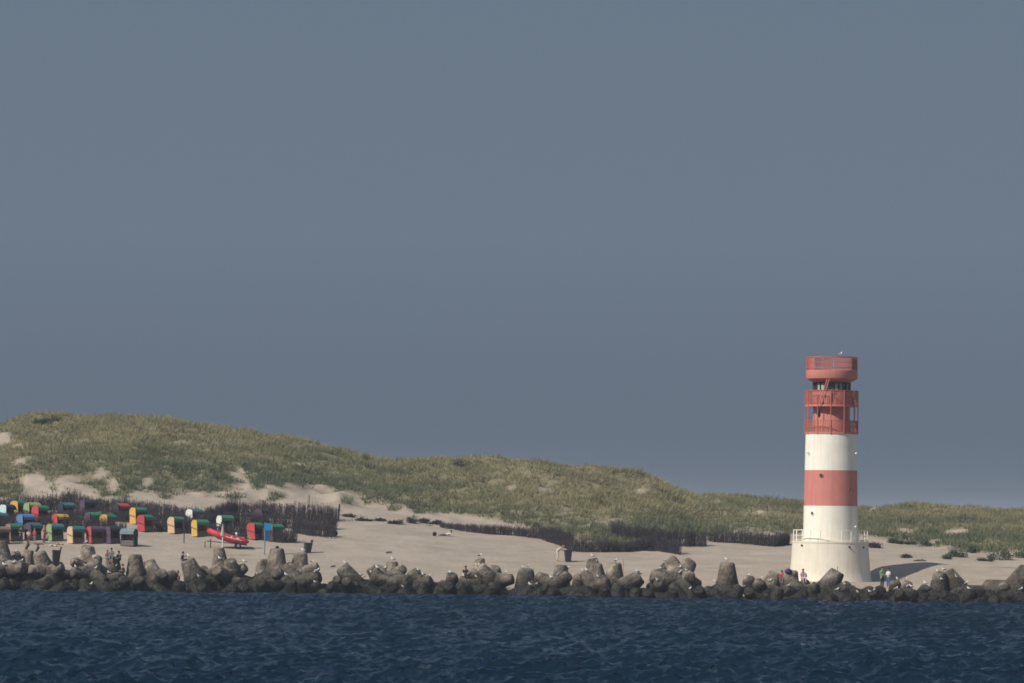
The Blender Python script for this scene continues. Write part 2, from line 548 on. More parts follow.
# ------------------------------------------------------------------ common materials
WHITE = streaked('white_paint', (0.82, 0.79, 0.70), (0.50, 0.44, 0.34), 0.45)
CREAM = streaked('cream_concrete', (0.72, 0.67, 0.565), (0.45, 0.39, 0.29), 0.5)
RED = streaked('faded_red_paint', (0.545, 0.205, 0.172), (0.36, 0.13, 0.11), 0.65)
REDDARK = mat('red_rail_paint', (0.46, 0.14, 0.11), 0.6, 0.08, 2)
DARK = mat('dark_metal', (0.03, 0.03, 0.035), 0.6)
GREYM = mat('grey_metal', (0.30, 0.30, 0.30), 0.5)
GLASS = mat('dark_glass', (0.05, 0.055, 0.06), 0.12, 0.2, 2, spec=0.6)
LENSG = mat('lens_glass', (0.42, 0.44, 0.36), 0.3)

# ------------------------------------------------------------------ lighthouse
def ringbars(mb, r, z0, z1, n, w, a_off=0.0):
    for k in range(n):
        a = 2 * math.pi * k / n + a_off
        c, s = math.cos(a), math.sin(a)
        M = Matrix.Rotation(a, 3, 'Z')
        mb.box((r * c, r * s, (z0 + z1) / 2), (0.02, w, z1 - z0), 0, M)


def ring(mb, r, z, t, n=56, mi=0):
    pts = [(r + t * math.cos(b), z + t * math.sin(b)) for b in (0.78, 2.36, 3.93, 5.5, 0.78)]
    mb.lathe(pts, n, mi)


def annulus(mb, r0, r1, z0, z1, n=64, mi=0):
    mb.lathe([(r0, z0), (r1, z0), (r1, z1), (r0, z1), (r0, z0)], n, mi)


def on_shaft(xo, z, r):
    y = -math.sqrt(max(0.01, r * r - xo * xo))
    return Vector((xo, y, z)), math.atan2(y, xo)


def build_lighthouse():
    T = empty('lighthouse', (TWX, TWY, TWZ), 0, 'tall round lighthouse banded red and white on a cream concrete drum', 'lighthouse')
    mb = MB()
    mb.lathe([(4.35, -1.6), (4.22, 0.0), (4.08, 0.3), (3.97, 1.2), (3.86, 2.6), (3.80, 3.72), (3.84, 3.76), (3.84, 3.92), (2.0, 3.94)], 80)
    base = mb.obj('base_drum', CREAM, T, True)
    base.data.set_sharp_from_angle(angle=R(40))
    for xo, z in ((1.6, 3.4), (3.1, 3.35), (-3.0, 3.5)):
        p, a = on_shaft(xo, z, 3.84)
        b = MB(); b.tube([p, p + Vector((math.cos(a), math.sin(a), 0)) * 0.09], 0.10, 10)
        b.obj('drain_spout', DARK, base)
    mb = MB()
    for k in range(22):
        a = 2 * math.pi * k / 22 + 0.08
        mb.tube([(3.70 * math.cos(a), 3.70 * math.sin(a), 3.92), (3.70 * math.cos(a), 3.70 * math.sin(a), 5.03)], 0.045, 6)
    ring(mb, 3.70, 5.03, 0.05); ring(mb, 3.70, 4.5, 0.035); ring(mb, 3.70, 4.05, 0.03)
    mb.obj('platform_railing', WHITE, T)
    mb = MB()
    mb.lathe([(2.72, 3.93, 0), (2.68, 7.45, 1), (2.62, 11.0, 0), (2.56, 14.62, 0), (2.0, 14.62, 0)], 72)
    sh = mb.obj('shaft', [WHITE, RED], T, True); sh.data.set_sharp_from_angle(angle=R(40))
    for xo, z, rr in ((-1.15, 10.45, 0.17), (-1.95, 6.7, 0.15), (1.65, 9.1, 0.08)):
        r = 2.63 if z > 8 else 2.69
        p, a = on_shaft(xo, z, r)
        d = Vector((math.cos(a), math.sin(a), 0))
        fr = MB(); fr.tube([p - d * 0.05, p + d * 0.07], rr + 0.05, 14)
        w_ = fr.obj('porthole', REDDARK if z > 8 else WHITE, sh)
        g = MB(); g.tube([p + d * 0.03, p + d * 0.085], rr, 14)
        g.obj('glass', GLASS, w_)
    for xo, z in ((-2.3, 12.75), (2.2, 12.7), (2.2, 5.4)):
        p, a = on_shaft(xo, z, 2.62 if z > 8 else 2.7)
        d = Vector((math.cos(a), math.sin(a), 0))
        b = MB(); b.tube([p, p + d * 0.18], 0.05, 8); b.blob(p + d * 0.2, (0.10, 0.10, 0.12))
        b.obj('wall_lamp', WHITE, T)
    # lower gallery
    mb = MB(); annulus(mb, 1.7, 2.62, 14.62, 14.80)
    mb.obj('lower_gallery', RED, T)
    mb = MB(); ringbars(mb, 2.58, 14.80, 15.95, 84, 0.06); ring(mb, 2.58, 15.95, 0.045); ring(mb, 2.58, 15.35, 0.03)
    mb.obj('lower_gallery_railing', REDDARK, T)
    mb = MB(); mb.lathe([(1.86, 14.80), (1.84, 17.35)], 56)
    wr = mb.obj('watch_room', RED, T, True)
    p, a = on_shaft(-1.35, 16.75, 1.85); d = Vector((math.cos(a), math.sin(a), 0))
    b = MB(); b.tube([p, p + d * 0.3], [0.12, 0.2], 12); b.box(p + d * 0.1 + Vector((0, 0, -0.2)), (0.2, 0.2, 0.3))
    b.obj('fog_horn', DARK, wr)
    mb = MB()
    for k in range(12):
        a = 2 * math.pi * k / 12 + R(264)
        mb.tube([(2.64 * math.cos(a), 2.64 * math.sin(a), 14.62), (2.64 * math.cos(a), 2.64 * math.sin(a), 18.95)], 0.052, 6)
    mb.obj('gallery_post', REDDARK, T)
    # upper gallery
    mb = MB(); annulus(mb, 1.7, 2.62, 17.35, 17.52)
    mb.obj('upper_gallery', RED, T)
    mb = MB(); ringbars(mb, 2.56, 17.52, 18.95, 96, 0.07); ring(mb, 2.56, 18.95, 0.045); ring(mb, 2.56, 18.2, 0.03)
    mb.obj('upper_gallery_railing', REDDARK, T)
    mb = MB(); mb.lathe([(1.95, 17.52), (1.95, 18.84), (1.3, 18.86)], 56)
    mb.obj('lantern_base', RED, T, True).data.set_sharp_from_angle(angle=R(40))
    mb = MB(); mb.lathe([(1.80, 18.86), (1.80, 19.80)], 40)
    lg = mb.obj('lantern_glass', GLASS, T, True)
    mb = MB()
    for k in range(24):
        a = 2 * math.pi * k / 24 + 0.05
        mb.box((1.86 * math.cos(a), 1.86 * math.sin(a), 19.29), (0.1, 0.09, 0.92), 0, Matrix.Rotation(a, 3, 'Z'))
    mb.obj('mullion', DARK, lg)
    for k in range(24):
        a0 = 2 * math.pi * (k + 0.2) / 24 + 0.05; a1 = 2 * math.pi * (k + 0.8) / 24 + 0.05
        if random.random() < 0.6:
            mb = MB(); mb.lathe([(1.83, 18.95), (1.83, 19.65)], 3, 0, a0=a0, a1=a1)
            mb.obj('blind', LENSG, lg)
    # flared cornice, roof ring
    mb = MB(); mb.lathe([(1.7, 19.78), (1.92, 19.80), (2.46, 20.12), (2.46, 20.14)], 64)
    mb.obj('cornice', REDDARK, T, True)
    mb = MB(); mb.lathe([(1.6, 20.14), (2.57, 20.13), (2.59, 20.16), (2.59, 20.94), (2.55, 20.97), (2.45, 20.90), (0.01, 20.92)], 64)
    mb.obj('roof_ring', RED, T, True).data.set_sharp_from_angle(angle=R(40))
    mb = MB(); ringbars(mb, 2.56, 20.9, 22.28, 92, 0.045); ring(mb, 2.56, 22.28, 0.05); ring(mb, 2.56, 21.2, 0.04); ring(mb, 2.56, 21.75, 0.025)
    mb.obj('roof_railing', REDDARK, T)
    for a0, a1 in ((R(188), R(222)), (R(316), R(350))):
        mb = MB(); mb.lathe([(2.53, 21.0), (2.53, 22.2)], 8, 0, a0=a0, a1=a1)
        mb.obj('screen_panel', RED, T)
    # stair ladder between roof ring and gallery
    mb = MB()
    A = Vector((-0.55, -2.62, 20.05)); B = Vector((-1.3, -2.45, 17.55))
    s_ = Vector((0.13, 0.0, 0.04))
    mb.tube([A - s_, B - s_], 0.045, 6); mb.tube([A + s_, B + s_], 0.045, 6)
    for k in range(1, 12):
        q = A.lerp(B, k / 12); mb.tube([q - s_, q + s_], 0.025, 5)
    mb.obj('ladder', RED, T)
    mb = MB(); mb.tube([(0.2, 0.3, 20.9), (0.2, 0.3, 22.1)], 0.05, 6); mb.obj('antenna', GREYM, T); mb = MB(); mb.tube([(-0.9, 0.4, 20.9), (-0.9, 0.4, 22.35)], 0.02, 5)
    mb.obj('antenna', GREYM, T)
    return T


LH = build_lighthouse()

# ------------------------------------------------------------------ tetrapods
def concrete(name):
    m = bpy.data.materials.new(name); m.use_nodes = True
    nt = m.node_tree; N = nt.nodes; L = nt.links; P = N['Principled BSDF']
    P.inputs['Specular IOR Level'].default_value = 0.25
    tc = N.new('ShaderNodeTexCoord'); oi = N.new('ShaderNodeObjectInfo')
    va = N.new('ShaderNodeVectorMath'); va.operation = 'ADD'
    ml = N.new('ShaderNodeVectorMath'); ml.operation = 'SCALE'; ml.inputs['Scale'].default_value = 40
    cx = N.new('ShaderNodeCombineXYZ'); L.new(oi.outputs['Random'], cx.inputs[0]); L.new(oi.outputs['Random'], cx.inputs[1])
    L.new(cx.outputs[0], ml.inputs[0]); L.new(tc.outputs['Object'], va.inputs[0]); L.new(ml.outputs[0], va.inputs[1])
    n1 = N.new('ShaderNodeTexNoise'); n1.inputs['Scale'].default_value = 0.9; n1.inputs['Detail'].default_value = 9; n1.inputs['Roughness'].default_value = 0.68
    L.new(va.outputs[0], n1.inputs['Vector'])
    rp = N.new('ShaderNodeValToRGB'); e = rp.color_ramp.elements
    e[0].position = 0.34; e[0].color = (0.045, 0.038, 0.03, 1); e[1].position = 0.68; e[1].color = (0.37, 0.322, 0.265, 1)
    k = rp.color_ramp.elements.new(0.5); k.color = (0.165, 0.140, 0.112, 1)
    L.new(n1.outputs['Fac'], rp.inputs['Fac'])
    # per-piece tone
    mr = N.new('ShaderNodeMapRange'); mr.inputs['To Min'].default_value = 0.72; mr.inputs['To Max'].default_value = 1.2
    L.new(oi.outputs['Random'], mr.inputs['Value'])
    m1 = N.new('ShaderNodeMix'); m1.data_type = 'RGBA'; m1.blend_type = 'MULTIPLY'; m1.inputs['Factor'].default_value = 1
    L.new(rp.outputs['Color'], m1.inputs['A']); L.new(mr.outputs[0], m1.inputs['B'])
    # tide band: wet and weedy below about a metre
    g = N.new('ShaderNodeNewGeometry'); sp = N.new('ShaderNodeSeparateXYZ'); L.new(g.outputs['Position'], sp.inputs[0])
    n3 = N.new('ShaderNodeTexNoise'); n3.inputs['Scale'].default_value = 0.7; n3.inputs['Detail'].default_value = 5; L.new(g.outputs['Position'], n3.inputs['Vector'])
    ad = N.new('ShaderNodeMath'); ad.operation = 'MULTIPLY_ADD'; ad.inputs[1].default_value = -1.6
    L.new(n3.outputs['Fac'], ad.inputs[0]); L.new(sp.outputs['Z'], ad.inputs[2])
    wr = N.new('ShaderNodeMapRange'); wr.inputs['From Min'].default_value = 0.25; wr.inputs['From Max'].default_value = 1.7
    L.new(ad.outputs[0], wr.inputs['Value'])
    m2 = N.new('ShaderNodeMix'); m2.data_type = 'RGBA'
    L.new(wr.outputs[0], m2.inputs['Factor']); m2.inputs['A'].default_value = (0.012, 0.012, 0.009, 1); L.new(m1.outputs['Result'], m2.inputs['B'])
    L.new(m2.outputs['Result'], P.inputs['Base Color'])
    rr = N.new('ShaderNodeMapRange'); rr.inputs['To Min'].default_value = 0.5; rr.inputs['To Max'].default_value = 0.92
    L.new(wr.outputs[0], rr.inputs['Value']); L.new(rr.outputs[0], P.inputs['Roughness'])
    n2 = N.new('ShaderNodeTexNoise'); n2.inputs['Scale'].default_value = 4; n2.inputs['Detail'].default_value = 7
    L.new(va.outputs[0], n2.inputs['Vector'])
    b = N.new('ShaderNodeBump'); b.inputs['Strength'].default_value = 0.9; b.inputs['Distance'].default_value = 0.2
    L.new(n2.outputs['Fac'], b.inputs['Height']); L.new(b.outputs['Normal'], P.inputs['Normal'])
    return m


CONC = concrete('weathered_concrete')
TL = 2.4
DIRS = [Vector((0, 0, 1))] + [Vector((math.cos(a) * 0.9428, math.sin(a) * 0.9428, -0.3333)) for a in (R(90), R(210), R(330))]


def tetra_mesh(seed):
    mb = MB()
    for d in DIRS:
        M = d.to_track_quat('Z', 'Y').to_matrix()
        prof = [(0.98, 0.2), (0.95, 0.6), (0.82, 1.2), (0.695, 1.8), (0.615, 2.2), (0.585, 2.32), (0.50, TL), (0.26, TL + 0.012), (0.001, TL + 0.015)]
        mb.lathe(prof, 20, 0, (0, 0, 0), M)
    mb.blob((0, 0, 0), (0.97, 0.97, 0.97), 0, 18, 10)
    r = np.random.default_rng(seed)
    v = np.array(mb.v)
    o = r.random(3) * 50
    dn = fbm(v[:, 0] * 1.3 + o[0] + v[:, 2], v[:, 1] * 1.3 + o[1] - v[:, 2] * 0.7, seed, 3) - 0.5
    v *= (1 + dn * 0.07)[:, None]
    mb.v = [tuple(p) for p in v]
    o = mb.obj('tetrapod', CONC, None, True)
    o.data.set_sharp_from_angle(angle=R(48))
    me = o.data
    bpy.data.objects.remove(o)
    return me


TM = [tetra_mesh(s) for s in (1, 2, 3, 4)]
TETS = []
GT = 'concrete tetrapods of the breakwater'


def tetrapod(tip, d, s, spin, yoff, label):
    """tip: photo pixel of the end of the main leg; d its direction"""
    px, py = tip
    x_est = at(px, py, 385).x
    Y = float(shoreY(x_est)) + yoff
    p = at(px, py, Y)
    d = Vector(d).normalized()
    hub = p - d * TL * s
    q = d.to_track_quat('Z', 'Y') @ Matrix.Rotation(spin, 3, 'Z').to_quaternion()
    o = bpy.data.objects.new('tetrapod', TM[len(TETS) % 4])
    COL.objects.link(o)
    o.location = hub; o.rotation_mode = 'QUATERNION'; o.rotation_quaternion = q; o.scale = (s, s, s)
    tag(o, label, 'tetrapod', GT)
    TETS.append(o)
    return o


UP = (0, 0, 1)
# tip pixel, direction of the main leg, size, spin, distance behind the waterline, label
TT = [
    ((1, 541), (-0.1, 0, 1), 0.95, 0.3, 4, 'dark tetrapod with upright leg cut by the left picture edge'),
    ((15, 553), (-0.1, -0.5, 0.9), 0.85, 0.9, 5, 'tetrapod with gulls on it just right of the left picture edge'),
    ((24, 568), (0.9, -0.5, 0.1), 0.95, 0.2, 1.5, 'tetrapod with a thick leg lying level, its pale end below the two cormorants'),
    ((29, 550), (0.12, 0, 1), 0.75, 0.5, 5.5, 'slim upright tetrapod leg under the two cormorants'),
    ((39, 552.5), (-0.35, -0.2, 1), 1.05, 0.2, 4, 'bulky rounded tetrapod left of the dark bin among the blocks'),
    ((63, 566), (0.9, -0.3, 0.45), 0.8, 1.1, 3, 'low tetrapod directly below the dark bin among the blocks'),
    ((73, 561), (-0.6, -0.7, 0.5), 0.72, 0.4, 4, 'rounded tetrapod leg left of the pale upright stub'),
    ((88, 545.5), (-0.02, -0.1, 1), 1.0, 0.6, 5, 'pale upright tetrapod standing below the red beach chair'),
    ((72, 572), (-0.8, -0.6, 0.15), 0.85, 0.2, 1.5, 'tetrapod with white streaked level leg near the waterline at left'),
    ((113, 557), (0, -0.15, 1), 1.0, 1.0, 4.5, 'broad tetrapod that the group of people sits on'),
    ((122, 577), (0.6, -0.75, 0.25), 0.8, 0.5, 1.2, 'front tetrapod in the water below the group of people'),
    ((135, 554.5), (-0.06, 0, 1), 1.02, 0.3, 5, 'upright tetrapod stub with flat top right of the group of people'),
    ((149, 560.5), (-0.38, 0.1, 1), 0.88, 0.8, 5, 'tetrapod leg leaning left beside the flat topped stub'),
    ((162, 573), (0.1, -0.8, 0.5), 0.9, 1.4, 2, 'dark low rounded tetrapod left of the person with a camera'),
    ((187, 559.5), (-0.42, -0.05, 1), 1.12, 0.4, 4, 'steep dark tetrapod that the person with a camera sits on'),
    ((204, 568), (0.1, -0.7, 0.75), 0.7, 0.1, 5, 'small dome shaped tetrapod between camera person and red boat'),
    ((219, 548.5), (-0.1, 0.1, 1), 0.85, 0.6, 6, 'narrow upright tetrapod leg at the foot of the white parasol pole'),
    ((230, 560), (-0.18, -0.35, 1), 0.95, 1.2, 4, 'wide tetrapod below the stern of the red boat'),
    ((216, 570), (-0.5, -0.75, 0.5), 0.9, 0.2, 2.2, 'tetrapod with a black hollow beside it below the red boat'),
    ((246, 567), (0.8, -0.4, 0.5), 0.72, 0.5, 4.2, 'stubby tetrapod end pointing right, below the boat trailer wheel'),
    ((263, 559.5), (-0.04, -0.1, 1), 0.98, 0.7, 5, 'broad upright tetrapod at the foot of the blue signpost'),
    ((277, 548.5), (0.0, 0.05, 1), 1.12, 0.52, 4.5, 'tall bell shaped tetrapod with a dark lump on its tip'),
    ((277, 573), (0.0, -1, 0.15), 0.75, 0.3, 2.0, 'tetrapod leg facing the sea below the tall bell shaped one'),
    ((286, 580), (0.2, -0.8, 0.5), 0.75, 0.9, 0.8, 'pale rounded tetrapod between the two tallest stubs at the waterline'),
    ((300.5, 553), (0.04, 0, 1), 1.08, 0.2, 5, 'tall upright tetrapod in front of the leaning dark bin'),
    ((318, 566), (0.85, -0.25, 0.5), 0.75, 0.6, 4, 'tetrapod leg jutting right from behind the tall stub by the bin'),
    ((320, 576), (0.88, -0.35, 0.42), 0.98, 0.15, 1.8, 'front tetrapod with long leg rising right, gull pair on it'),
    ((342, 567), (-0.62, -0.15, 0.9), 1.15, 0.7, 3, 'tetrapod with one leg slanting up left like a fallen log'),
    ((336, 579), (-0.3, -0.8, 0.5), 0.7, 0.3, 1.2, 'dark low tetrapod under the slanting log like leg'),
    ((371, 578), (-0.92, -0.3, 0.3), 0.95, 0.9, 1.6, 'tetrapod spanning a dark cave like gap at the waterline'),
    ((392, 561.5), (-0.02, 0, 1), 0.9, 0.4, 5, 'upright tetrapod with one gull on top right of the driftwood'),
    ((404, 568), (0.7, -0.6, 0.55), 0.75, 0.6, 4, 'tetrapod end with pale rim right of the single gull stub'),
    ((400, 583), (0.8, -0.6, 0.1), 0.85, 0.5, 1.0, 'low tetrapod leg with pale upper side, gull at its tip'),
    ((412, 571), (-0.5, -0.2, 0.85), 1.05, 0.2, 4, 'wide brown tetrapod carrying a row of gulls'),
    ((432, 580), (0.8, -0.3, 0.5), 0.95, 0.8, 3, 'tetrapod sloping right from the row of gulls'),
    ((452, 574.5), (-0.05, -0.45, 0.9), 0.9, 0.3, 4, 'rounded tetrapod with two gulls left of the person in black'),
    ((480, 558.5), (0.1, -0.15, 1), 0.78, 0.2, 6, 'highest tetrapod stub right of the person in black'),
    ((472, 572), (-0.5, -0.4, 0.8), 0.95, 0.7, 3.4, 'slanting tetrapod leg beside the person in black'),
    ((477, 583), (0.1, -0.95, 0.25), 0.72, 1.0, 1.0, 'tetrapod leg end with pale streak under a standing gull'),
    ((493, 566.5), (-0.05, -0.25, 1), 1.22, 0.3, 3.5, 'massive square looking tetrapod right of the highest stub'),
    ((513, 579), (0.95, -0.25, 0.15), 0.85, 0.6, 3, 'tetrapod with short level leg between two massive blocks'),
    ((526, 568.5), (0.0, -0.05, 1), 1.25, 0.5, 3.8, 'thick upright tetrapod drum with two gulls on top'),
    ((543, 575), (-0.25, -0.4, 0.9), 0.85, 0.2, 4, 'low knobbly tetrapod right of the thick drum'),
    ((561, 565), (0.0, 0, 1), 0.98, 0.7, 5, 'upright tetrapod in front of the dark litter bin by the fence'),
    ((569, 575), (0.7, -0.4, 0.6), 0.85, 0.2, 3, 'tetrapod shoulder below the dark litter bin by the fence'),
    ((579, 576), (-0.05, -0.5, 0.85), 0.9, 0.5, 3, 'dark rounded tetrapod left of the twin topped stub'),
    ((592, 558.5), (-0.12, 0.1, 1), 0.88, 0.3, 6, 'back tetrapod stub with a gull on its rim'),
    ((596, 563.5), (-0.08, -0.2, 1), 1.0, 0.8, 4, 'pale front tetrapod standing against a darker stub'),
    ((615, 563.5), (0.02, 0, 1), 1.05, 0.5, 4.5, 'upright tetrapod with shadowed right side beside the thin orange post'),
    ((608, 582), (0.7, -0.6, 0.3), 0.75, 0.2, 1.2, 'sloping front tetrapod leg between two upright stubs'),
    ((641, 576.5), (0.75, -0.1, 0.55), 1.15, 0.4, 3, 'long dark tetrapod rising to a point right of the orange post'),
    ((664, 564.5), (-0.45, -0.3, 0.75), 0.85, 0.7, 6, 'upper tetrapod piled on the long level one'),
    ((652, 575), (-0.9, -0.35, 0.3), 1.1, 0.1, 3, 'long level tetrapod with pale weathered upper side'),
    ((684, 569.5), (0.6, -0.2, 0.7), 0.75, 0.9, 5, 'small tetrapod top behind the pale round leg end'),
    ((690.5, 577), (0.35, -0.9, 0.12), 0.98, 0.3, 3, 'tetrapod with a pale round leg end facing the sea'),
    ((658, 583), (-0.1, -0.8, 0.6), 0.78, 0.6, 1.2, 'front dome of a tetrapod with a single gull'),
    ((727.5, 562.5), (0.0, 0, 1), 1.15, 0.52, 4, 'freestanding tetrapod with tall leg and two spread shoulders'),
    ((748, 578), (-0.25, -0.35, 0.9), 0.95, 0.3, 3, 'dark tetrapod dotted with gulls right of the freestanding one'),
    ((760, 581), (0.2, -0.5, 0.8), 0.85, 0.9, 2.5, 'low tetrapod between the gull dotted one and the lighthouse'),
    ((776, 572.5), (0.35, 0, 0.95), 1.1, 0.5, 4, 'tetrapod rising right toward the blue umbrella'),
    ((791, 571), (0.05, -0.15, 1), 1.08, 0.9, 3.5, 'tetrapod under the dark blue umbrella before the lighthouse'),
    ((806, 582), (0.3, -0.65, 0.7), 0.8, 0.4, 3.5, 'low tetrapod in front of the lighthouse below the pale pink person'),
    ((818, 587), (0.7, -0.6, 0.4), 0.8, 0.1, 2, 'flat lying tetrapod in front of the middle of the lighthouse drum'),
    ((838, 571), (0.5, -0.1, 0.85), 1.2, 0.6, 3.5, 'peaked tetrapod leaning right in front of the lighthouse drum'),
    ((848, 585), (0.5, -0.6, 0.5), 0.85, 0.4, 2, 'dark tetrapod below the right side of the lighthouse drum'),
    ((881, 588), (0.1, -0.5, 0.85), 0.85, 0.6, 2, 'dark domed tetrapod below the couple on the sand'),
    ((895, 581.5), (-0.1, -0.4, 0.9), 0.85, 0.3, 3.5, 'brown tetrapod right below the couple on the sand'),
    ((908, 582.5), (0.2, -0.5, 0.9), 0.8, 0.9, 3.5, 'tetrapod crowded with gulls below the shadowed sand'),
    ((926, 587), (0.3, -0.5, 0.7), 0.8, 0.2, 3, 'low tetrapod with gulls left of the peaked pile'),
    ((940, 572), (0.05, -0.15, 1), 1.0, 0.7, 4, 'steep tetrapod with gulls on top right of the shadowed sand'),
    ((946, 571.5), (-0.55, 0.05, 0.9), 1.2, 0.2, 5, 'tetrapod sloping down right from the gull topped peak'),
    ((968, 587), (0.3, -0.5, 0.8), 0.95, 0.5, 2.5, 'dark rounded tetrapod right of the peaked pile'),
    ((1004, 585), (-0.2, -0.45, 0.9), 1.0, 0.7, 3, 'low tetrapod left of the big one cut by the right edge'),
    ((1027, 568), (0.45, -0.3, 0.85), 1.2, 2.0, 4, 'large sloping tetrapod cut by the right picture edge'),
]
for t in TT:
    tetrapod(*t)
# the lower, wet course at the waterline
k = 0
px = -46.0
while px < 1075:
    s = random.uniform(0.75, 0.98)
    x_est = at(px, 590, 385).x
    Y = float(shoreY(x_est)) + random.uniform(-0.4, 1.6)
    q = Vector((random.gauss(0, 1), random.gauss(0, 1), random.gauss(0, 1))).normalized().to_track_quat('Z', 'Y') @ Matrix.Rotation(random.uniform(0, 6.28), 3, 'Z').to_quaternion()
    top = max((q @ dd_).z * TL * s + 0.5 * s for dd_ in DIRS)
    hz = min(random.uniform(0.0, 0.45), random.uniform(1.1, 1.75) - top)
    x = at(px, 590, Y).x
    o = bpy.data.objects.new('tetrapod', TM[k % 4]); COL.objects.link(o)
    o.location = (x, Y, hz); o.rotation_mode = 'QUATERNION'
    o.rotation_quaternion = q
    o.scale = (s, s, s)
    tag(o, 'dark wet tetrapod of the lowest row standing in the water', 'tetrapod', 'wet tetrapods at the waterline')
    TETS.append(o); k += 1
    px += random.uniform(8, 12)

bpy.context.view_layer.update()


def bvh_of(objs):
    vs = []; fs = []
    for o in objs:
        M = o.matrix_world; b = len(vs)
        vs += [M @ v.co for v in o.data.vertices]
        fs += [tuple(i + b for i in p.vertices) for p in o.data.polygons]
    return BVHTree.FromPolygons(vs, fs)


TBV = bvh_of(TETS)
EYE = Vector((0, 0, CAMZ))


def hit_any(px, py):
    d = ray(px, py).normalized()
    h = TBV.ray_cast(EYE, d)
    g = hit(px, py)
    if h[0] is not None and h[0].y < g.y:
        return h[0], True
    return g, False


def perch(px, py, search=9):
    """the point on a tetrapod at or just below this photo pixel where something can stand"""
    for k in range(0, search * 2):
        p, ok = hit_any(px, py + k * 0.5)
        if ok:
            dn = TBV.ray_cast(p + Vector((0, 0.12, 1.2)), Vector((0, 0, -1)))
            if dn[0] is not None and abs(dn[0].z - p.z) < 0.5:
                return dn[0]
            return p
    return hit(px, py)


# ------------------------------------------------------------------ gulls and cormorants
GW = mat('gull_white', (0.82, 0.80, 0.76), 0.7, 0.03)
GG = mat('gull_grey_wing', (0.36, 0.37, 0.39), 0.7)
GDK = mat('gull_dark_wing', (0.05, 0.05, 0.055), 0.7)
GY_ = mat('gull_bill', (0.6, 0.38, 0.05), 0.6)


def bird_mesh(wing, white, upright=0.0, size=1.0):
    mb = MB()
    ax = R(18 + upright)
    M = Matrix.Rotation(ax, 3, 'Y')
    n = 10
    # body as a ring loft along local x (bill towards +x)
    prof = [(-0.30, 0.012, 0.0), (-0.22, 0.04, 0.0), (-0.10, 0.085, 0.0), (0.02, 0.115, -0.01), (0.12, 0.105, 0.0), (0.19, 0.07, 0.03), (0.225, 0.058, 0.075)]
    rings = []
    for x, r, dz in prof:
        rings.append([Vector((x, r * 0.85 * math.cos(2 * math.pi * k / n), dz + r * math.sin(2 * math.pi * k / n))) for k in range(n)])
    Mi = Matrix.Rotation(-ax, 3, 'Y')
    c = Vector((0, 0, 0.30))
    vs = [Mi @ v + c for rr in rings for v in rr]
    fs = [(i * n + k, i * n + (k + 1) % n, (i + 1) * n + (k + 1) % n, (i + 1) * n + k) for i in range(len(prof) - 1) for k in range(n)]
    fs.append(tuple(range(n))); fs.append(tuple(range((len(prof) - 1) * n, len(prof) * n)))
    mb.add(vs, fs, 0)
    hd = Mi @ Vector((0.25, 0, 0.12)) + c
    mb.blob(hd, (0.07, 0.06, 0.062), 0, 10, 7)
    mb.tube([hd + Vector((0.05, 0, -0.005)), hd + Vector((0.13, 0, -0.025))], [0.02, 0.006], 6, 2)
    for s in (-1, 1):
        mb.blob(Mi @ Vector((-0.08, s * 0.072, 0.03)) + c, (0.23, 0.035, 0.07), 1, 8, 6, Mi @ Matrix.Rotation(R(4), 3, 'Y'))
        mb.tube([Vector((0.0, s * 0.04, 0.22)), Vector((0.01, s * 0.04, 0.0))], 0.011, 5, 2)
        mb.box((0.03, s * 0.04, 0.008), (0.08, 0.05, 0.012), 2)
    o = mb.obj('gull', [white, wing, GY_], None, True)
    me = o.data
    bpy.data.objects.remove(o)
    return me


GM = bird_mesh(GG, GW); GMD = bird_mesh(GDK, GW); CM = bird_mesh(GDK, GDK, 50)
GULLS = [(15, 556), (21, 563), (13, 566.5), (4, 567), (76, 570), (79, 558), (86, 567), (94, 559), (95.5, 569.5), (91, 585), (109, 573.5), (116, 566), (146, 568),
         (219.5, 561), (244.5, 563), (257, 575), (286, 575), (312, 562), (314.5, 574), (317, 572.5), (361, 576.5), (363.5, 575.5), (371.5, 573), (377, 570.5), (384.5, 571),
         (403, 588), (418.5, 573.5), (423.5, 575.5), (429, 577.5), (448.5, 576), (451, 573), (464.5, 577.5), (478, 566), (476.5, 581.5), (501, 587.5), (505.5, 573.5),
         (522, 568.5), (528, 566.5), (530, 585.5), (536, 586), (551, 579.5), (557.5, 576), (568, 569.5), (581.5, 573), (587, 572), (597, 561.5), (598.5, 578),
         (637.5, 573.5), (640.5, 573.5), (659.5, 570), (665, 562), (679.5, 569), (686.5, 571), (680, 575), (715.5, 576), (748, 577), (745.5, 586.5), (757, 588), (744.5, 597),
         (761, 579.5), (770, 586), (813, 584.5), (837, 592), (845, 585), (858, 594), (870, 593), (873.5, 594), (896, 591), (898, 580.5), (906, 580), (907.5, 587),
         (911.5, 587.5), (925.5, 585), (932.5, 585), (938, 576), (941, 579.5), (957, 581), (966.5, 584.5), (969, 591), (1021, 591), (57.5, 566), (315, 586), (199, 578), (690, 590), (788, 589)]
